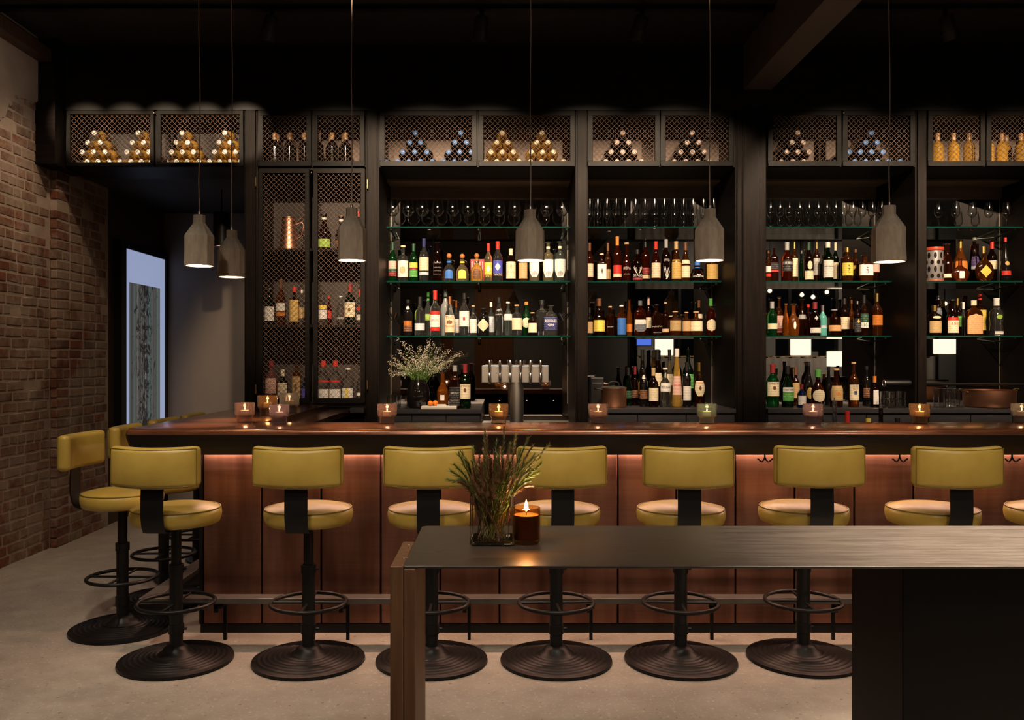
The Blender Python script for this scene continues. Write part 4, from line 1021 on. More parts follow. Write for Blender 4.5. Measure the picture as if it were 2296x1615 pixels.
# -- beer tap bay, lowest shelf
shelf_row([
 (914.7,20.5,672,'wine','black',('c','black'),[('brown',.12,.42),('orange',.28,.40,'rect',52),('white',.72,.82,'oval',60)],'black bottle with white neck oval and sunset label'),
 (941.5,24,666,'std','clear',('l','black'),[('paleblue',.14,.32)],'clear bottle with black capsule and pale blue label',[('@6','black',.44,.48,44)]),
 (960,16,655,'tall','pale_green',('l','green'),[('lime',.36,.5)],'green necked bottle with lime band label','b'),
 (975.6,23.5,651.5,'std','clear',('l','red'),[('white',.19,.46),('red',.46,.54),('red',.11,.18)],'clear bottle with red capsule and white label with red bands',[('@7','darkred',.28,.40,46)]),
 (999,23,646,'std','frost',None,[],'tall frosted grey bottle','b'),  # shape added for a pendant reflected in the mirror
 (1008.5,23.5,665,'slope','clear',('l','copper'),[('peach',.09,.52),('brown',.29,.40,'oval',32)],'clear bottle with copper cap and tan label',[("Tito's",'brown',.43,.50,44),('Handmade','brown',.22,.27,48)]),
 (1023,14,674,'std','clear',('l','copper'),[('white',.1,.48)],'slim clear bottle with copper capsule','b'),
 (1041,23.5,657.6,'std','clear',('t','black'),[('white',.22,.58),('red',.36,.43,'rect',12)],'clear bottle with black cap and white label',[('@8','black',.10,.16,48)]),
 (1061,16.4,685,'std','clear',('k','wood'),[('white',.1,.55)],'slim clear bottle with wooden cork and white label'),
 (1083.6,26.6,691,'apoth','black',('k','black'),[('cream',.15,.62,'diamond',70)],'black bottle with diamond-shaped cream label'),
 (1101,14.5,678,'std','pale_green',('t','white'),[('paleblue',.12,.58)],'pale green bottle with pale blue label and white cap','b'),
 (1118.6,20,667,'tall','clear',('t','black'),[],'clear bottle with white script and black cap',[('@9','white',.50,.60,52),('@10','white',.62,.72,40)]),
 (1139,19.5,677,'std','pale_green',('k','white'),[('white',.46,.64)],'slim pale bottle with white cork and white label'),
 (1158.8,23.5,683.6,'apoth','clear',('k','wood'),[('cream',.2,.57)],'clear round-shouldered bottle with plain cream label and cork'),
 (1180,21,677,'std','green',('c','orange'),[('cream',.24,.54,'oval',60)],'green bottle with round cream label and orange cap','b'),
 (1194,20.5,700.6,'apoth','dark',('k','wood'),[('cream',.14,.54)],'small dark bottle with cream label and cork'),
 (1215,25,673,'apoth_sq','clear',('t','black'),[],'clear square bottle with black cap','b'),
 (1234.6,30,685,'flat','clear',('s','glass'),[('navy',.2,.62,'rect',60)],'clear flat bottle with navy label',[('BOODLES','white',.46,.53,42),('GIN','white',.33,.40,22)]),
], ZS[2], SF, SB, 'on lowest tap-bay shelf', 'bottles on the lowest shelf above the taps')
# -- beer tap bay, counter
shelf_row([
 (992.5,26.5,832,'decant','orange_amber',('s','glass'),[('white',.22,.36,'rect',20)],'faceted decanter of orange whisky'),
 (1020,24,819.6,'apoth_sq','dark_amber',('t','grey'),[('black',.06,.50)],'square bottle with black label and grey cap',[('@11','white',.32,.40,40),('@12','white',.16,.2,36)]),
 (1043,25.5,816.5,'tall','dark_green',('l','darkred'),[('cream',.22,.55),('brown',.36,.46,'oval',15)],'dark green bottle with cream label and red capsule',[('JAMESON','brown',.485,.53,46)]),
], ZCNT, 6.66, 6.8, 'on counter beside beer taps', 'bottles on the counter beside the taps')
# -- copper pot bay, middle shelf
shelf_row([
 (1322,17,545,'tall','red_amber',('l','brown'),[('cream',.12,.46)],'amber bottle with narrow cream label half behind the pilaster'),
 (1349,20.5,569,'apoth_sq','dark_amber',('k','peach'),[('white',.08,.62),('brown',.25,.48,'diamond',14)],'square dark bottle with white figure label'),
 (1363,14,545,'std','amber',('l','brown'),[('tan',.1,.34)],'slim amber bottle with tan strip label','b'),
 (1384,19.5,531,'tall','red_amber',('l','orange'),[('peach',.10,.17),('red',.17,.36)],'red brown bottle with long orange capsule'),
 (1405,20.5,544,'decant','red_amber',('k','wood'),[],'curved red brown decanter with white ornate print',[('@13','white',.26,.42,52),('@14','white',.16,.22,44)]),
 (1429,23,560,'std','dark',('t','black'),[('darkred',.04,.12)],'dark bottle with white antler print',[('STAGG','white',.15,.23,52),('@antler','white',.24,.50,52)]),
 (1447,20,535,'tall','red_amber',('l','black'),[('peach',.1,.18),('darkred',.2,.34)],'dark red bottle with black capsule','b'),
 (1470.5,21.5,541.6,'slope','red_amber',('l','red'),[('cream',.09,.46)],'amber bottle with red capsule and cream label'),
 (1493.5,20,537,'tall','dark',('l','grey'),[],'black bottle with etched white eagle print and grey capsule',[('@15','white',.44,.56,40),('@eagle','white',.06,.36,46)]),
 (1516,22.5,541.6,'slope','amber',('l','tan'),[('gold',.07,.54)],'amber bottle with large antique yellow label'),
 (1537,20,544,'slope','amber',('l','brown'),[('cream',.10,.40),('cream',.45,.55)],'amber bottle with two-part cream label'),
 (1563.5,32,587,'squat','dark',('k','blue'),[],'squat dark bottle with blue cap',[('OLD','white',.30,.36,16),('FORESTER','white',.20,.27,44)],'#blue'),
 (1596,27,570,'apoth','amber',('k','wood'),[('gold',.08,.62)],'broad amber bottle with aged yellow label under the pendant'),
], ZS[1], SF, SB, 'on middle pot-bay shelf', 'bottles on the middle shelf of the copper pot bay')
shelf_row([
 (1322,15,690,'tall','black',('l','black'),[('kraft',.1,.5)],'black bottle with dull kraft label by the pilaster'),
 (1343,27,670,'slope','dark',('l','brown'),[('yellow',.12,.42)],'broad dark bottle with pale yellow label'),
 (1368,19,687,'apoth','dark_amber',('k','wood'),[],'dark amber bottle with small white printed name',[('@16','white',.27,.34,48)]),
 (1393.5,20.5,684.5,'apoth','amber',('k','white'),[('blue',.04,.58)],'amber bottle wrapped in a big blue label'),
 (1411,14,672,'slope','orange_amber',('s','glass'),[('orange',.12,.34)],'slim amber bottle with orange label','b'),
 (1435.5,25,674.6,'flat','red_amber',('t','slate'),[('slate',.12,.34,'shield',60),('white',.34,.46)],'flask shaped bottle with grey and white label'),
 (1454,12.5,666.6,'tall','dark_amber',('l','pink'),[('cream',.22,.48)],'slim dark bottle with pink capsule','b'),
 (1472,23,682,'apoth_sq','dark_amber',('k','black'),[],'square dark bottle with white handwriting',[('@17','white',.24,.34,52),('@18','white',.08,.12,40)]),
 (1492,16.5,678,'std','dark_amber',('k','wood'),[('peach',.11,.21)],'dark bottle with small low cream strip'),
 (1514,27,698,'apoth','amber',('k','wood'),[('tan',.2,.62)],'squat amber bottle with wide tan label'),
 (1539,20,700,'apoth','amber',('k','wood'),[('kraft',.2,.62)],'narrower squat amber bottle with torn tan label'),
 (1561,28,699,'apoth','amber',('k','wood'),[('cream',.2,.6)],'squat amber bottle with wide cream label'),
 (1567,16,674,'tall','dark_amber',('l','brown'),[('cream',.5,.62)],'tall bottle with brown cap and cream neck','b'),
 (1593.5,21.5,670,'std','red_amber',('l','green'),[('cream',.12,.45,'oval',66)],'dark amber bottle with green capsule and oval cream label','#cream'),
], ZS[2], SF, SB, 'on lowest pot-bay shelf', 'bottles on the lowest shelf of the copper pot bay')
shelf_row([
 (1409,18,825,'slope','dark_green',('l','black'),[('darkgreen',.2,.4)],'small dark green bottle',7.05),
 (1424,15,822,'tall','dark',('l','darkred'),[('brown',.2,.4)],'slim dark bottle with dark red capsule',7.1),
 (1440.5,19.5,784,'slope','black',('l','black'),[('kraft',.2,.42)],'tall black bottle in the back row',7.16),
 (1443,19,827,'wine','black',('c','black'),[('brown',.2,.44),('white',.72,.84,'oval',60)],'black port bottle with white neck oval',6.92),
 (1465,22.7,825,'std','dark',('l','tan'),[('cream',.16,.49)],'dark brown bottle with tan cap and cream label',6.85),
 (1474,23,784,'slope','dark',('l','black'),[('cream',.34,.58)],'tall dark bottle with cream label in the back row',7.14),
 (1491.5,23.7,825,'std','clear',('k','white'),[('white',.40,.62)],'clear bottle with white oval label and white cap',[('MOLINARI','black',.48,.54,52)],6.83),
 (1501,18,784,'slope','pale_gold',('l','black'),[('cream',.36,.56)],'tall yellowish bottle in the back row',7.12),
 (1517.7,23.5,782,'cone','gold',('t','white'),[('pink',.21,.53)],'tall tapering bottle of yellow liqueur',[('GALLIANO','red',.36,.40,52)],6.84),
 (1540,18.5,812,'wine','black',('l','black'),[('white',.15,.46)],'black wine bottle with plain white label',6.86),
 (1543,24,782,'std','dark_green',('p','black'),[('green',.3,.55)],'tall green bottle with pourer in the back row',7.12),
 (1567.5,25,813,'slope','dark_amber',('l','gold'),[('cream',.24,.58,'shield',58),('brown',.36,.48,'diamond',16)],'dark red bottle with gold cap and shield label',[('AMARULA','red',.52,.56,44)],6.9),
], ZCNT, 6.9, 7.1, 'beside copper pot', 'bottles beside the copper pot')
# -- third bay
shelf_row([
 (1723,13,562,'std','amber',('c','brown'),[('white',.3,.5),('red',.16,.26)],'narrow amber bottle against the pilaster'),
 (1735.5,19,554,'flat','dark_amber',('s','glass'),[('black',.36,.54),('red',.28,.34)],'cut crystal bottle with black and red label'),
 (1764.5,25,543.5,'std','red_amber',('l','grey'),[('black',.26,.54),('grey',.44,.50,'rect',60)],'red brown bottle with black label and grey cap'),
 (1781,16,539.5,'tall','amber',('l','gold'),[('cream',.15,.58)],'amber bottle with gold capsule','b'),
 (1797,9,562,'std','green',('c','grey'),[],'small plain green bottle','b'),
 (1813,21,543.5,'tall','dark',('l','darkgreen'),[('cream',.30,.52,'oval',30),('cream',.05,.27)],'dark bottle with oval and square cream labels'),
 (1831,15,539.5,'tall','amber',('l','gold'),[('white',.18,.58)],'amber bottle with gold capsule and white label','b'),
 (1856,24,543.5,'tall','dark_green',('t','white'),[('white',.10,.54)],'green bottle with white cap and large white label',[('LAPHROAIG','black',.36,.40,50)]),
 (1873,14,543.5,'tall','dark_green',('l','cream'),[('cream',.10,.5)],'slim bottle with cream label and cream neck','b'),
 (1899,25.6,555,'apoth','amber',('t','gold'),[('yellow',.17,.54)],'amber bottle with gold cap and yellow label',[('@glyph','black',.22,.48,16)]),
 (1918,13,559,'apoth','amber',('c','brown'),[('gold',.25,.52)],'amber bottle with orange yellow label','b'),
 (1938.7,30,572.5,'apoth_sq','amber',('s','silver'),[('white',.22,.62)],'square amber bottle with white label',[('@glyph','black',.28,.55,18)]),
 (1963,17,570,'std','dark_amber',('c','brown'),[('pink',.34,.66)],'dark bottle with dull pink label'),
], ZS[1], SF, SB, 'on middle third-bay shelf', 'bottles on the middle shelf of the third bay')
shelf_row([
 (1731,23,676.7,'tall','green',('l','grey'),[('cream',.2,.36)],'green bottle with cream band label'),
 (1747,17,666,'std','amber',('k','wood'),[('pink',.1,.52),('red',.12,.2)],'amber bottle with pale stag label','b'),
 (1762,15,680.7,'slope','orange_amber',('k','brown'),[],'plain orange amber bottle'),
 (1779,27.5,680.7,'decant','orange_amber',('s','glass'),[('white',.2,.45,'oval',12)],'round shouldered orange amber bottle'),
 (1798,20,671,'slope','dark_amber',('s','glass'),[('grey',.46,.58)],'dark amber bottle with slanted grey label','b'),
 (1812,16,683,'std','red_amber',('c','red'),[],'bright red amber bottle','b'),
 (1827,26,678,'slope','dark',('l','darkred'),[('white',.09,.24),('silver',.46,.60,'diamond',20)],'dark bottle with deep red capsule and stag emblem'),
 (1844.5,18.5,684.7,'std','teal',('l','silver'),[('teal' if False else 'paleblue',.26,.34,'rect',40)],'teal bottle with silver cap'),
 (1870,30,694,'apoth','dark_amber',('k','grey'),[('paleorange',.18,.4)],'round squat bottle with orange pink label'),
 (1893,22,665,'tall','dark',('l','black'),[('cream',.18,.48)],'tall dark bottle with cream label','b'),
 (1909,12,673,'std','orange_amber',('c','brown'),[('orange',.2,.4)],'slim orange bottle','b'),
 (1922,17,675.4,'std','dark',('c','silver'),[('black',.1,.5),('gold',.36,.48,'diamond',22)],'dark bottle with black and gold label'),
 (1937,19,662,'tall','dark_amber',('l','black'),[('white',.2,.33),('darkgreen',.34,.54)],'tall dark bottle with small white label',[('10','black',.22,.31,22)]),
 (1966,24,658,'tall','amber',('l','gold'),[('orange',.25,.49)],'tall amber bottle with orange brown label'),
], ZS[2], SF, SB, 'on lowest third-bay shelf', 'bottles on the lowest shelf of the third bay')
shelf_row([
 (1732.5,28,817,'tall','green',('l','darkred'),[('cream',.26,.59),('brown',.40,.50,'oval',15)],'green bottle with cream label and red capsule',[('JAMESON','brown',.52,.57,46)]),
 (1766,26,820,'slope','dark_green',('l','black'),[('green',.15,.37),('white',.37,.48)],'dark green bottle with green and white label',[('CHARTREUSE','black',.40,.45,50)]),
 (1784,17,824,'std','dark_amber',('l','brown'),[('tan',.2,.6)],'amber bottle with tan label',7.05),
 (1797.5,19,862,'std','blue',('l','darkred'),[('white',.14,.52)],'small blue bottle with white label',6.74),
 (1813,19.5,811,'slope','black',('c','black'),[('gold',.15,.42,'oval',40)],'tall black bottle with yellow seal',7.05),
 (1834,30,829,'decant','dark_amber',('l','green'),[('cream',.14,.48,'oval',62)],'dark amber bottle with oval cream label'),
 (1858,17,822,'slope','black',('c','black'),[],'plain black bottle',7.1),
 (1875,28,826.5,'slope','dark_amber',('k','wood'),[('tan',.18,.56),('orange',.3,.4,'diamond',26)],'brown bottle with large tan label'),
 (1914,23,812,'std','amber',('k','wood'),[('cream',.16,.5),('navy',.28,.36,'rect',16)],'amber bottle with cream label and blue emblem',[('HIGH','brown',.44,.485,30),('WEST','brown',.385,.43,30)]),
 (1943,18,821,'tall','black',('c','black'),[('brown',.2,.45)],'tall black bottle with dark label',7.05),
 (1961,20,843.7,'std','dark',('l','orange'),[('white',.1,.56,'rect',36)],'dark bottle with orange cap and white strip label'),
], ZCNT, 6.82, 7.1, 'on counter of third bay', 'bottles on the counter of the third bay')
# -- last bay
shelf_row([
 (2124,23,547,'slope','dark_amber',('s','glass'),[('cream',.1,.2)],'dark amber bottle beside the perforated jar'),
 (2153,29,538,'slope','orange_amber',('l','gold'),[('orange',.3,.5)],'orange amber bottle with gold capsule','b'),
 (2153,42,578,'round','amber',('s','glass'),[('white',.12,.42,'rect',16)],'flat round amber decanter with white label',7.06),
 (2185,20,533,'slope','dark',('c','white'),[('purple',.36,.58),('paleblue',.3,.36)],'dark bottle with white cap and purple label','b'),
 (2207,42,552.7,'round','amber',('l','gold'),[('yellow',.10,.46,'diamond',36)],'flat round amber bottle with diamond yellow label',7.06),
 (2224,21,539.5,'tall','dark',('l','red'),[('cream',.32,.52)],'dark bottle with red capsule and cream label','b'),
 (2254,23,533,'tear','black',('c','red'),[('red',.14,.24),('gold',.36,.46,'oval',30)],'black teardrop bottle with red label'),
], ZS[1], SF, SB, 'on middle last-bay shelf', 'bottles on the middle shelf of the last bay')
shelf_row([
 (2095,29,684.7,'apoth','dark',('l','gold'),[('tan',.1,.48),('cream',.56,.64,'oval',40)],'stout dark bottle with tan label and gold cap'),
 (2104,16,663.5,'tall','dark',('c','silver'),[('slate',.5,.7)],'tall dark bottle with grey neck print','b'),
 (2135,27,671.5,'slope','dark',('k','black'),[('cream',.08,.5),('red',.42,.5)],'dark bottle with cream label and red band',[('151','red',.30,.37,30)]),
 (2147,17,667.5,'tall','dark',('l','gold'),[('green',.25,.52)],'tall bottle with gold capsule and green label','b'),
 (2160,13,678,'std','pale_green',('l','white'),[],'slim pale bottle with white neck','b'),
 (2183.5,34,674,'flat','amber',('t','cream'),[('paleorange',.06,.62,'arch',60)],'broad amber bottle with arched orange label'),
 (2197,21,659.6,'apoth_sq','dark_amber',('t','red'),[('yellow',.14,.62)],'tall bottle with red cap and yellow label','b'),
 (2234,30,669,'wavy','clear',('l','white'),[('lime',.44,.56,'oval',26),('white',.04,.12,'rect',40)],'wavy clear bottle with lime picture and white neck'),
], ZS[2], SF, SB, 'on lowest last-bay shelf', 'bottles on the lowest shelf of the last bay')
# -- tall mesh cabinet
shelf_row([
 (727,32,478,'decant','dark',('k','black'),[('lime',.08,.30)],'dark decanter with green label, nearer the door post','#white'),
 (765,27,483,'decant','dark',('k','brown'),[('brown',.1,.3)],'dark decanter with brown label, beside the green labelled one','#white'),
 (803,17,474,'std','red_amber',('t','red'),[('red',.3,.5)],'red capped bottle by the hinge side'),
], TZ[0], 6.82, 6.95, 'on top shelf of tall cabinet', 'bottles in the tall mesh cabinet')
shelf_row([
 (605,24,646,'std','dark_green',('k','silver'),[('white',.12,.5)],'dark green bottle with white label'),
 (630,21.5,626,'std','amber',('l','brown'),[('white',.3,.48),('orange',.2,.28)],'amber bottle with white and orange label'),
 (660,22,644,'apoth','dark',('t','red'),[('gold',.1,.66)],'dark bottle with tall tan label and red cap'),
 (677,14,650,'std','clear',('c','white'),[('tan',.2,.5)],'slim clear bottle behind the door post'),
 (724.5,20,658,'std','clear',('k','black'),[('white',.2,.48),('yellow',.5,.62)],'clear bottle with white, yellow and red label'),
 (738,13,664,'std','red_amber',('c','red'),[('red',.25,.5)],'small red bottle','b'),
 (764,18,664,'std','clear',('k','white'),[('grey',.2,.28)],'clear bottle with white stopper'),
 (785,25,637,'tall','dark_green',('l','darkred'),[('cream',.2,.55),('brown',.32,.42,'oval',14)],'green bottle with large cream label',[('JAMESON','brown',.48,.53,46)]),
 (807,16,649,'std','clear',('l','red'),[('white',.15,.3),('red',.42,.5)],'clear bottle with red cap at the hinge'),
], TZ[1], 6.8, 6.92, 'on middle shelf of tall cabinet', 'bottles in the tall mesh cabinet')
shelf_row([
 (608.6,27,809,'std','pink',('t','darkred'),[('pink',.22,.58,'rect',60)],'rose coloured bottle with dark red cap'),
 (634,23.5,829,'std','dark_green',('l','cream'),[('cream',.1,.6)],'dark bottle with cream label and cream neck'),
 (665,20.5,808,'apoth','amber',('s','glass'),[('tan',.1,.62),('brown',.26,.44,'oval',18)],'amber bottle with kraft portrait label'),
 (684,15,840,'std','blue',('c','silver'),[('royal',.1,.5)],'blue bottle behind the door post'),
 (725,28,809,'std','clear',('t','red'),[('white',.08,.32),('red',.48,.53)],'clear bottle with big red cap, nearer the door post'),
 (752,27,809,'std','clear',('t','red'),[('white',.08,.32),('red',.48,.53)],'clear bottle with big red cap, nearer the hinge'),
 (780,26,826,'apoth','clear',('k','white'),[('white',.12,.42),('yellow',.12,.42,'rect',16)],'clear bottle with white and yellow label'),
 (807,15,830,'std','clear',('k','silver'),[('white',.2,.3)],'small clear bottle in the corner'),
], TZ[2], 6.78, 6.9, 'on floor of tall cabinet', 'bottles in the tall mesh cabinet')
pj = thing('copper_pitcher', 'conical copper pitcher with lid on top shelf of tall mesh cabinet', 'pitcher', (PX(648, 6.86), 6.86, TZ[0]))
k = 6.86/F; COP = pm('polished_copper', (.80,.38,.23), .40, 1.0, .08, 8)
mk('body', MB().lathe([(0,0),(22*k,0),(22.5*k,.006),(21*k,.03),(16*k,.19),(15.5*k,73*k),(16.5*k,74*k),(16.5*k,76*k),(0,77*k)], 36), COP, pj, smooth=40)
mk('handle', MB().tube([(15*k,0,60*k), (30*k,0,66*k), (33*k,0,55*k), (28*k,0,35*k), (18*k,0,28*k)], .005, 8), COP, pj, smooth=60)
mk('lid_knob', MB().lathe([(0,-.012),(.010,-.008),(.013,0),(.010,.008),(0,.012)], 12), COP, pj, smooth=60, loc=(26*k, -.01, 72*k))

# -- wine bottle piles behind the upper mesh doors
ZBF = ZB0+.024
def pile(pts, ordn, gl, capc, desc, rd=.043):
    rows = {}
    for x, y in pts: rows.setdefault(0 if y > 356 else 1 if y > 335 else 2 if y > 313 else 3, []).append(x)
    top = max(rows)
    for r_, xs in rows.items():
        for i, x in enumerate(sorted(xs)):
            rn = {0: 'bottom row', 1: 'second row from bottom', 2: 'third row from bottom', 3: 'top'}[r_]
            if r_ == top and len(xs) == 1: lab = '%s, topmost of %s pile from brick wall' % (desc, ORD[ordn])
            else: lab = '%s, %s in %s of %s pile' % (desc, ORD[i+1], rn, ORD[ordn])
            h = .30; z = ZBF+rd+r_*.0745; yb = 7.045
            t = bottle(PX(x, 6.76), yb, z, rd, h, 'wine', gl, ('l', capc), [('cream', .12, .45)] if gl in ('gold',) and False else [], lab, 'piled wine bottles', name='wine_bottle', rot=(R(90), 0, RNG.uniform(0, 6)) if False else (R(90), 0, 0))
AW, DB_, AT, DP = ('wine_gold', 'white', 'white-capped amber wine bottle'), ('black', 'blue2', 'blue-capped dark wine bottle'), ('wine_gold', 'cream', 'cream-capped amber wine bottle'), ('black', 'pale', 'pale-capped dark wine bottle')
PCOL['blue2'] = (.12,.27,.62); PCOL['pale'] = (.62,.50,.44)
PILES = [(AW, [(213,298),(198,320),(226,321),(186,342),(211,342),(237,344),(170,363),(197,364),(221,364),(246,364),(270,364)]),
 (AW, [(311,298),(298,320),(323,320),(286,342),(310,343),(335,343),(295,364),(318,364),(341,364)]),
 (AW, [(409,298),(396,321),(422,321),(386,344),(410,344),(435,344),(374,365),(397,365),(421,365),(447,365),(471,365)]),
 (AW, [(505,297),(492,320),(517,319),(482,343),(505,342),(529,343),(494,365),(517,365),(540,364)]),
 (DB_, [(931,302),(919,325),(943,325),(903,343),(930,345),(957,344),(866,365),(892,365),(917,366),(943,366),(969,366)]),
 (DB_, [(1033,303),(1020,325),(1046,325),(1006,345),(1031,347),(1057,346),(994,366),(1019,366),(1044,366)]),
 (AT, [(1126,302),(1114,325),(1139,325),(1101,345),(1126,345),(1151,345),(1089,366),(1114,366),(1139,366),(1164,366)]),
 (AT, [(1215,302),(1203,325),(1228,325),(1191,345),(1216,345),(1241,345),(1189.5,366),(1214,366),(1238.5,366),(1263,366)]),
 (DP, [(1396,300),(1383,322),(1409,322),(1370,343),(1396,344),(1422,344.5),(1358,363),(1383,364),(1409,365),(1437,364)]),
 (DP, [(1551.6,299),(1540,322.7),(1566,320),(1526,344.5),(1552,344),(1578,343),(1511,364),(1537,364),(1564,364),(1590,363)]),
 (DP, [(1787.6,306),(1775,326),(1800,326),(1763,346),(1788,346),(1813,346),(1751,365),(1776,365),(1801,365)]),
 (DB_, [(1953,300),(1940,321.6),(1965.5,323),(1903,344),(1928,342),(1953,345),(1978.5,344.5),(1915,365),(1940,365),(1966,365),(1991,365),(2017,365)])]
for i, ((gl, cc, ds), pts) in enumerate(PILES): pile(pts, i+1, gl, cc, ds)
t = bottle(PX(1868, 6.76), 7.045, ZBF+.043, .043, .30, 'wine', 'black', ('l', 'blue2'), [], 'blue-capped dark wine bottle lying alone by the third bay door post', 'piled wine bottles', name='wine_bottle', rot=(R(90),0,0))
PCOL['corkcap'] = (.62,.36,.17)
def upright(xs, D, gl, where, yt=298):
    for i, x in enumerate(xs):
        bottle(PX(x, D), D, ZBF, .043, PZ(yt, D)-ZBF, 'wine', gl, ('l', 'corkcap'), [], 'upright %s wine bottle with tan capsule, %s in %s' % ('dark' if gl == 'black' else 'amber', ORD[i+1], where), 'upright wine bottles', name='wine_bottle')
upright((616.4, 649, 682, 713.4, 745, 775), 6.80, 'black', 'front row above tall cabinet')
upright((622, 653, 685, 713.4, 742, 771), 6.95, 'black', 'back row above tall cabinet', 302)
upright((2102.5, 2138, 2173, 2216, 2246, 2289, 2325), 6.80, 'wine_gold', 'row above the last bay', 300)
upright((2256, 2298), 6.95, 'wine_gold', 'back row above the last bay', 304)

# -- stemware
def goblet(bw, h, kind):
    """outer and inner wall, stem, foot; unit metres"""
    r = bw/2
    if kind == 'wine': bz = [(.45,.0),(.98,.28),(1,.40),(.95,.62),(.72,1.0)]; sb = .42
    elif kind == 'flute': bz = [(.40,.0),(.86,.10),(1,.28),(.98,.6),(.80,1.0)]; sb = .32
    elif kind == 'small': bz = [(.45,.0),(.95,.18),(1,.34),(.92,.66),(.74,1.0)]; sb = .42
    else: bz = [(.08,.0),(.55,.5),(1.0,1.0)]; sb = .60
    zb = h*sb; hb = h-zb
    out = [(0,0),(r*.82,.001),(r*.80,.003),(.006,.008),(.0042,.02),(.004,zb-.012),(.007,zb-.003)]
    bowl = [(r*a, zb+hb*z) for a, z in bz]
    out += bowl; inner = [(a-.0012, z) for a, z in bowl[::-1]]; inner[-1] = (inner[-1][0], zb+.004); out += inner+[(0, zb+.003)]
    return MB().lathe(out, 20).mesh('glass_body', 50)
GM = {}
def glassware(kind, name, x, D, z, bw, h, lab, group, cat='glass'):
    key = (kind, round(bw, 3), round(h, 3))
    if key not in GM: GM[key] = goblet(bw, h, kind)
    t = link(name, GM[key], M['glass'], None, (x, D, z)); tag(t, lab, cat, group); return t
GD = 7.115
for i, x in enumerate((881, 915, 947.4, 981.5, 1015, 1048.5, 1084, 1119, 1154, 1189.5, 1225, 1260)):
    glassware('wine', 'wine_glass', PX(x, GD), GD, ZS[0], .106, PZ(448, GD)-ZS[0], 'large stemmed wine glass, %s in row on top tap-bay shelf' % ORD[i+1], 'wine glasses above the taps')
for i, x in enumerate((1322.5, 1340, 1361, 1381.5, 1402, 1425, 1446, 1468, 1490, 1512, 1533, 1554, 1577, 1600)):
    glassware('flute', 'champagne_flute', PX(x, GD), GD, ZS[0], .060, PZ(446.5, GD)-ZS[0], 'narrow flute glass, %s in row on top pot-bay shelf' % ORD[i+1], 'flutes above the copper pot')
for i, x in enumerate((1727.5, 1748.6, 1769, 1792, 1813, 1834, 1853, 1873, 1891.4, 1911.7, 1933, 1955, 1976)):
    glassware('small', 'wine_glass', PX(x, GD), GD, ZS[0], .064, PZ(452, GD)-ZS[0], 'small wine glass, %s in row on top third-bay shelf' % ORD[i+1], 'small glasses on the third bay')
for i, x in enumerate((2104, 2142.6, 2180, 2217, 2257, 2296)):
    glassware('small' if i else 'wine', 'wine_glass', PX(x, GD), GD, ZS[0], .068, PZ(454, GD)-ZS[0], 'stemmed glass, %s in spaced row on top last-bay shelf' % ORD[i+1], 'glasses on the last bay')
for i in range(4):
    D = 7.05+.075*i if i < 4 else 7
    glassware('martini', 'martini_glass', PX(880+i*3.5, D)+.0, D+.0, ZS[2], .10, .185, 'martini glass, %s in file at the hallway end of lowest tap-bay shelf' % ORD[i+1], 'martini glasses') if i in (0, 2) else None
    glassware('martini', 'martini_glass', PX(1266-i*2.5, D), D, ZS[2], .10, .185, 'martini glass, %s in file by pilaster end of lowest tap-bay shelf' % ORD[i+1], 'martini glasses') if i in (0, 2) else None

# -- tumblers
def tumbler(r, h, n=20): return MB().lathe([(0,0),(r*.9,0),(r*.95,.004),(r,h),(r-.002,h),(r*.93-.002,.014),(0,.012)], n).mesh('glass_body', 50)
TMs, TMt, TMu = tumbler(.040, .098), tumbler(.038, .150), tumbler(.033, .064)
def tbase(r): return MB().lathe([(0,.0015),(r*.80,.0015),(r*.88,.006),(r*.86,.0125),(0,.0125)], 12).mesh('glass_base', 30)
BASE = {id(TMs): tbase(.040), id(TMt): tbase(.038), id(TMu): tbase(.033)}
SG = glass('solid_glass', (.95,.97,.96), 1.0, .03, 1.5)
def put_glass(name, me, x, D, z, lab, group):
    t = thing(name, lab, 'glass', (PX(x, D), D, z), 0, group)
    link('glass_body', me, M['glass'], t); link('glass_base', BASE[id(me)], SG, t)
for i, (x, D) in enumerate(((879, 6.72), (903, 6.62), (888, 6.86))):
    put_glass('tumbler', TMs, x, D, ZCNT, 'short whisky tumbler beside the black flower vase, %s' % ['farther behind', 'front by the vase', 'back row'][i], 'tumblers by the vase')
for i, (x, D) in enumerate(((2105, 6.70), (2129, 6.68), (2152, 6.70), (2116, 6.80), (2141, 6.80))):
    put_glass('highball_glass', TMt, x, D, ZCNT, 'tall straight glass beside the wide copper pan, %s of five' % ORD[i+1], 'tall glasses by the pan')
k_ = 0
for x, D in ((1984, 6.68), (2004, 6.66), (2023, 6.68), (1992, 6.80), (2014, 6.80)):
    k_ += 1; put_glass('tumbler', TMu, x, D, ZCNT, 'small tumbler in lower tier under black bar tool, %s' % ORD[k_], 'stacked small tumblers')
    put_glass('tumbler', TMu, x, D, ZCNT+.0645, 'small tumbler in upper tier under black bar tool, %s' % ORD[k_], 'stacked small tumblers')

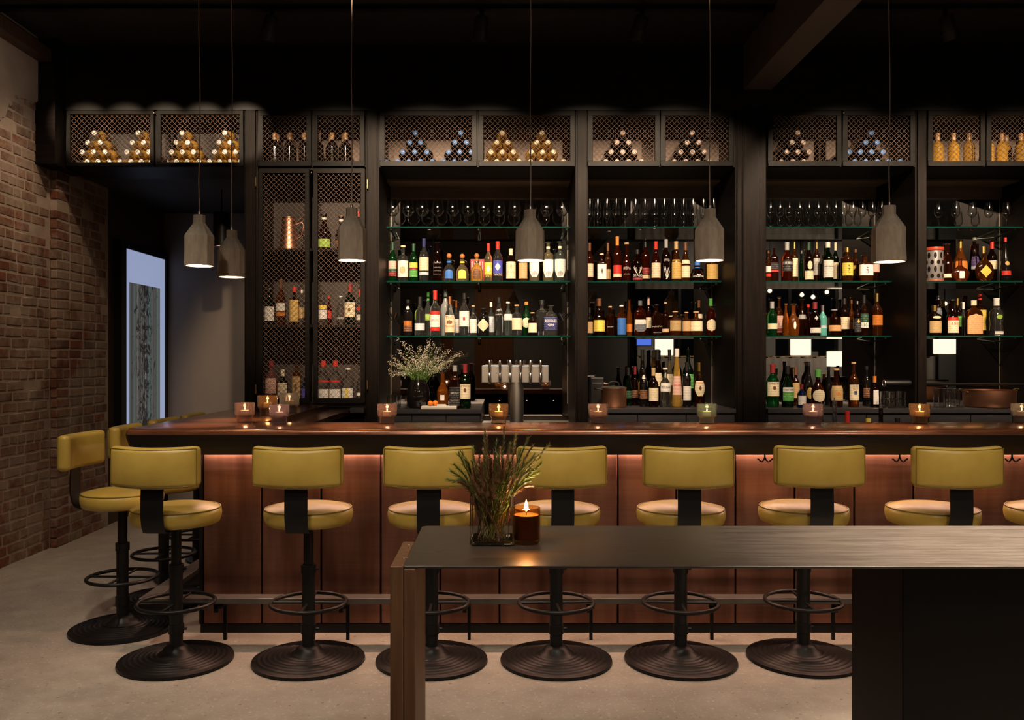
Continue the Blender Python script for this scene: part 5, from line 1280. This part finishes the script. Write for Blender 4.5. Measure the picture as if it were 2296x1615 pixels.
# -- perforated jar
k = 7.12/F; cj = thing('perforated_jar', 'grey perforated ceramic jar with red rims on last bay shelf', 'jar', (PX(2095, 7.12), 7.12, ZS[1]))
mk('body', MB().lathe([(0,.012),(18.5*k,.012),(19*k,.02),(18.5*k,68*k),(17.5*k,70*k),(0,70*k)], 32), pm('grey_ceramic', (.15,.14,.14), .35), cj, smooth=40)
for z0, z1 in ((0, .014), (70*k, 77*k)): mk('rim', MB().lathe([(0,z0),(19.5*k,z0),(19.8*k,(z0+z1)/2),(19.5*k,z1),(0,z1)], 32), pm('red_lacquer', (.42,.06,.03), .3), cj, smooth=40)
m2 = MB(); rh = random.Random(4)
for row in range(4):
    for q in range(9):
        a = 2*math.pi*(q+.5*(row % 2))/9; z = .045+row*.056; r0 = 19.2*k; pts = []
        for s_ in range(10):
            b = 2*math.pi*s_/10; da = .20*math.cos(b)*(.8 if row % 2 else 1); dz = .022*math.sin(b)*(1.15 if row % 2 else .8); pts.append((r0*math.sin(a+da), -r0*math.cos(a+da), z+dz))
        m2.add(pts, [tuple(range(10))])
o = mk('cutouts', m2, M['black_wood'], cj); o['kind'] = 'stuff'

# -- copper pot, wide copper pan, black box, long handled tool
COPD = pm('aged_copper', (.50,.24,.15), .42, 1.0, .15, 8)
D = 6.80; k = D/F; t = thing('copper_pot', 'round copper stock pot with lid on the back counter', 'pot', (PX(1376, D), D, ZCNT))
mk('body', MB().lathe([(0,0),(26*k,0),(27.5*k,.006),(28*k,.02),(28*k,41*k),(29*k,42.5*k),(29*k,43.5*k),(27*k,43.5*k),(27*k,.02),(0,.015)], 40), COP, t, smooth=40)
mk('lid', MB().lathe([(28.5*k,43.6*k),(28.5*k,45*k),(20*k,47*k),(0,49*k)], 36), M['steel'], t, smooth=40)
mk('lid_handle', MB().tube([(12*k,0,47*k),(11*k,0,55*k),(4*k,0,58*k),(-4*k,0,58*k),(-11*k,0,55*k),(-12*k,0,47*k)], .006, 8), M['iron'], t, smooth=60)
mk('side_handle', MB().tube([(-26*k,-.03,40*k),(-40*k,-.03,42*k),(-42*k,0,42*k),(-40*k,.03,42*k),(-26*k,.03,40*k)], .006, 8), M['iron'], t, smooth=60)
D = 6.98; k = D/F; t = thing('black_box', 'black card machine box behind the copper pot', 'box', (PX(1334, D)+.02, D+.06, ZCNT))
mk('housing', MB().box(-15*k, 15*k, -.05, .05, 0, 64*k), M['iron'], t, bevel=.006); mk('slot', MB().box(-11*k, 11*k, -.052, -.05, 50*k, 53*k), M['grey_wood'], t)
D = 6.82; k = D/F; pan = thing('copper_pan', 'wide low copper pan of oranges at the end of back counter', 'pan', (PX(2218, D), D, ZCNT))
mk('body', MB().lathe([(0,0),(46*k,0),(50*k,.006),(53*k,.03),(53.5*k,38*k),(54.5*k,39*k),(52*k,39*k),(51*k,.03),(0,.012)], 48), COPD, pan, smooth=40)
for s_, xx in ((-1, -53), (1, 53)):
    mk('loop_handle', MB().tube([(xx*k, -.04, 34*k), ((xx+10*s_)*k, -.03, 40*k), ((xx+12*s_)*k, 0, 42*k), ((xx+10*s_)*k, .03, 40*k), (xx*k, .04, 34*k)], .005, 8), M['brass'], pan, smooth=60)
def orange(x, D, z, r, lab, seed):
    rs = random.Random(seed); t = thing('orange', lab, 'fruit', (x, D, z))
    mk('flesh', MB().lathe([(r*math.sin(q*math.pi/12)*(1+.01*rs.random())+1e-5, -r*.96*math.cos(q*math.pi/12)) for q in range(13)], 20), M['orange'], t, smooth=60)
    mk('stem_end', MB().lathe([(0,r*.955),(.004,r*.953),(.003,r*.985),(0,r*.99)], 8), pm('stem_green', (.12,.16,.04), .7), t)
    t['group'] = 'oranges'
for i, (px, dy) in enumerate(((2194, -.04), (2208, .05), (2225, -.02), (2240, .05), (2250, -.05), (2217, .10), (2184, .04), (2232, -.11))):
    orange(PX(px, 6.82), 6.82+dy, ZCNT+.118-.034, .034, 'orange in the wide copper pan, %s of eight' % ORD[i+1], i)
t = thing('bar_tool', 'black long-handled bar tool lying across the glasses and copper pan', 'bar tool', (PX(1982, 6.72), 6.72, ZCNT+.1635))
k = 6.72/F
pts = [(0,0,0), (2*k,0,0), (60*k,0,.0), (110*k,0,.0), (122*k,0,-.004), (140*k,.0,-.008), (200*k,.01,-.008), (330*k,.02,-.010)]
mk('handle', MB().tube(pts, .027, 14, taper=[.9, 1, 1, 1, .8, .42, .38, .34]), M['iron'], t, smooth=50, loc=(0, 0, .027))
mk('end_ring', MB().ring(.0245, .003, 0, 24, 6), M['steel'], t, smooth=60, loc=(0, 0, .027), rot=(0, R(90), 0))

# -- serving board, oranges, knife, by the vase
D = 6.60; t = thing('white_board', 'white marble board with oranges on the tap-bay counter', 'board', (PX(985, D), D, ZCNT))
mk('slab', MB().box(-.135, .135, -.07, .07, 0, .022), M['white'], t, bevel=.004); mk('rim_line', MB().box(-.130, .130, -.0708, -.0695, .009, .011), M['steel'], t)
orange(PX(965, 6.58), 6.58, ZCNT+.022+.021, .021, 'cut orange nearer the vase on white board', 31); orange(PX(976, 6.62), 6.62, ZCNT+.022+.021, .021, 'cut orange nearer the bottles on white board', 32)
t = thing('folded_napkin', 'small folded white napkin lying on the white board', 'napkin', (PX(991, 6.55), 6.55, ZCNT+.022))
mk('cloth', MB().box(-.04, .04, -.015, .015, 0, .010), M['white'], t, bevel=.003); mk('fold', MB().box(-.038, .03, -.013, .012, .010, .015), M['white'], t, bevel=.002)

# -- black vase with dried flowers
D = 6.72; k = D/F; vb = thing('black_vase', 'glossy black vase on the back counter beside the taps', 'vase', (PX(938, D), D, ZCNT))
mk('body', MB().lathe([(0,0),(20*k,0),(24*k,.01),(27*k,.08),(25*k,.15),(18*k,.20),(16*k,.215),(14*k,.215),(16*k,.19),(22*k,.14),(0,.02)], 32), G['black'], vb, smooth=50)
mk('lip', MB().ring(15*k, .004, .215, 32, 8), G['black'], vb, smooth=60)
fb = thing('dried_flowers', 'spreading bunch of pale dried flowers and green stems in black vase', 'flowers', (PX(938, D), D, ZCNT+.10))
FM = [pm('flower_cream', (.64,.56,.46), .8, 0, .3, 60), pm('stem_leaf_green', (.09,.17,.03), .7, 0, .3, 30)]
tips = [(872,812),(880,800),(893,785),(903,770),(917,775),(930,790),(940,778),(953,782),(965,765),(975,770),(983,780),(998,790),(1010,785),(1025,795),(1034,792),(1012,808),(1000,812),
        (872,832),(890,838),(905,800),(925,805),(955,800),(980,800),(990,820),(900,820),(970,812),(960,775),(945,800),(885,815),(915,815),(1005,822),(935,812),(878,842),(992,832)]
rb = random.Random(11)
for i, (px, py) in enumerate(tips):
    Dt = D+rb.uniform(-.13, .13); tip = P(px, py, Dt)-fb.location; root = Vector((rb.uniform(-.02,.02), rb.uniform(-.02,.02), 0))
    mid = Vector((tip.x*.28, tip.y*.28, .14)); pts = [root.lerp(mid, q/3) for q in range(4)]+[mid.lerp(tip, q/6)+Vector((0,0,.012*math.sin(q/6*3.1))) for q in range(1, 7)]
    st = MB().tube(pts, .0014, 4, taper=[1.2-.09*q for q in range(10)])
    for q in range(14):
        u = rb.uniform(.3, .75)*9; k0 = int(u); p_ = pts[k0].lerp(pts[k0+1], u-k0); d = Vector((rb.gauss(0,1), rb.gauss(0,1), abs(rb.gauss(0,1))+.6)).normalized()*rb.uniform(.02,.045)
        s_ = d.cross(Vector((0,1,0))).normalized()*.0014; st.add([p_-s_, p_+s_, p_+d], [(0,1,2)])
    spg = link('stem', st.mesh('stem', fix=False), FM[1], fb)
    fl = MB()
    for q in range(95):
        u = (1-rb.random()**1.4*.52)*9; k0 = min(8, int(u)); p_ = pts[k0].lerp(pts[k0+1], u-k0)
        off = Vector((rb.gauss(0,1), rb.gauss(0,1), rb.gauss(0,.8)))*.011*(1.25-.6*(u/9-.5)); c_ = p_+off; d = Vector((rb.gauss(0,1), rb.gauss(0,1), rb.gauss(0,1)+.5)).normalized()*rb.uniform(.004,.009)
        s_ = d.cross(Vector((rb.random(),1,rb.random()))).normalized()*.0026; fl.add([c_-d*.5, c_+s_, c_+d*.5, c_-s_], [(0,1,2,3)])
    link('blossom', fl.mesh('blossom', fix=False), FM[0], spg)

# -- beer tap tower
D = 6.62; k = D/F; t = thing('beer_tower', 'stainless T-shaped beer tap tower with six chrome taps', 'beer tap tower', (PX(1158.5, D), D, .93))
z0 = PZ(858, D)-.93; z1 = PZ(819.5, D)-.93; xa, xb = (1080-1158.5)*k, (1229.5-1158.5)*k
mk('column', MB().lathe([(0,0),(15.5*k,0),(15.5*k,z0),(0,z0)], 36), M['steel'], t, smooth=40)
mk('crossbar', MB().box(xa, xb, -.05, .07, z0, z1), M['steel'], t, bevel=.004)
for i, px in enumerate((1098, 1121, 1143.5, 1166.5, 1188.5, 1211)):
    x = (px-1158.5)*k; m2 = MB().tube([(x,-.05,z0+.045),(x,-.075,z0+.045)], .010, 10)
    m2.lathe([(0,-.052),(.008,-.05),(.012,-.02),(.014,.0),(.012,.02),(.007,.03),(0,.03)], 14, x, -.085, z0+.045)
    tp = mk('tap', m2, M['chrome'], t, smooth=45)
    mk('tap_handle', MB().lathe([(0,.03),(.0055,.03),(.009,.055),(.0115,.10),(.0115,.118),(.008,.124),(0,.125)], 14, x, -.085, z0+.045), M['chrome'], tp, smooth=45)

# -- candle holders on the bar
def holder(x, y, z, col, lab, lit=.25, s=1.0):
    t = thing('tealight_holder', lab, 'candle holder', (x, y, z), 0, 'glass tealight holders'); t.scale = (s, s, s)
    r = .0525
    mk('glass_cup', MB().lathe([(0,0),(r*.74,0),(r*.77,.004),(r*.77,.030),(r*.82,.036),(r*.97,.042),(r,.050),(r,.103),(r*.98,.105),(r-.004,.104),(r-.004,.05),(r*.72,.040),(0,.036)], 32), HOLD[col], t, smooth=45)
    mk('tealight', MB().lathe([(0,.038),(.022,.038),(.022,.064),(.019,.062),(0,.062)], 20), M['wax'], t, smooth=40)
    mk('flame', flame_mesh(.5), FL, t, smooth=60, loc=(0,0,.072))
    point((x, y, z+.085*s), lit, .008, WARMER)
HB = [(549,947,'pink','rose glass tealight at the counter corner near the hallway'),(626,951,'lilac','lilac glass tealight in front of the hallway corner group'),(868,950,'pink','rose glass tealight in front of the flower vase'),
      (1118,950,'amber','amber glass tealight in front of the beer taps'),(1341,950,'pink','rose glass tealight in front of the copper pot'),(1585,950,'green','greenish iridescent tealight below the fifth pendant lamp'),
      (1823,950,'lilac','lilac iridescent tealight in front of the third bay bottles'),(2062,950,'amber','amber and lilac tealight in front of the last bay glasses'),(2291,949,'smoke','yellowish smoked tealight at the far end of counter'),
      (600,931,'amber','amber tealight standing behind the corner group'),(649,926,'smoke','smoked yellow tealight standing farthest back on the short counter'), (2520,950,'pink','rose tealight past the end bay')]
for px, py, c, lab in HB[:11]:
    D = (CH-ZT)*F/(py-HY); holder(PX(px, D), D, ZT, c, lab, .30, 44*D/F/.105)
t = thing('white_dish', 'small square white dish on the bar beside the amber tealight', 'dish', (PX(1092, 4.74), 4.74, ZT))
mk('tray', MB().box(-.025, .025, -.02, .02, 0, .008), M['white'], t, bevel=.002); mk('card', MB().box(-.018, .018, -.014, .014, .008, .011), M['white'], t)

# -- speed rail bottles behind the bar, just showing above it
sr = thing('speed_rail', 'steel bottle rail behind the bar counter', 'bottle rail', (0,0,0))
mk('tray', MB().box(PX(1800,5.2), PX(2060,5.2), 5.06, 5.30, .72, .735), M['steel'], sr); mk('apron', MB().box(PX(1800,5.2), PX(2060,5.2), 5.055, 5.06, .72, .83), M['steel'], sr)
mk('hanger', MB().box(PX(1800,5.2), PX(1800,5.2)+.03, 4.77, 5.06, .80, .83).box(PX(2060,5.2)-.03, PX(2060,5.2), 4.77, 5.06, .80, .83), M['steel'], sr)
for i, (px, yt, gl, cp, ds) in enumerate(((1842,905,'clear',('p','silver'),'clear bottle with pourer'),(1871,898,'clear',('p','silver'),'glass carafe neck'),(1900,922,'dark',('l','red'),'bottle with black and red cap'),(1947,938,'dark',('t','yellow'),'bottle with yellow cap'),(1975,912,'black',('p','silver'),'black bottle with steel pourer'),(2012,937,'black',('c','black'),'black capped bottle'))):
    D = 5.18; bottle(PX(px, D), D, .7355, .036, PZ(yt, D)-.7355, 'std', gl, cp, [], ds+' peeking over the bar, %s from the beer taps' % ORD[i+1], 'bottles behind the bar')
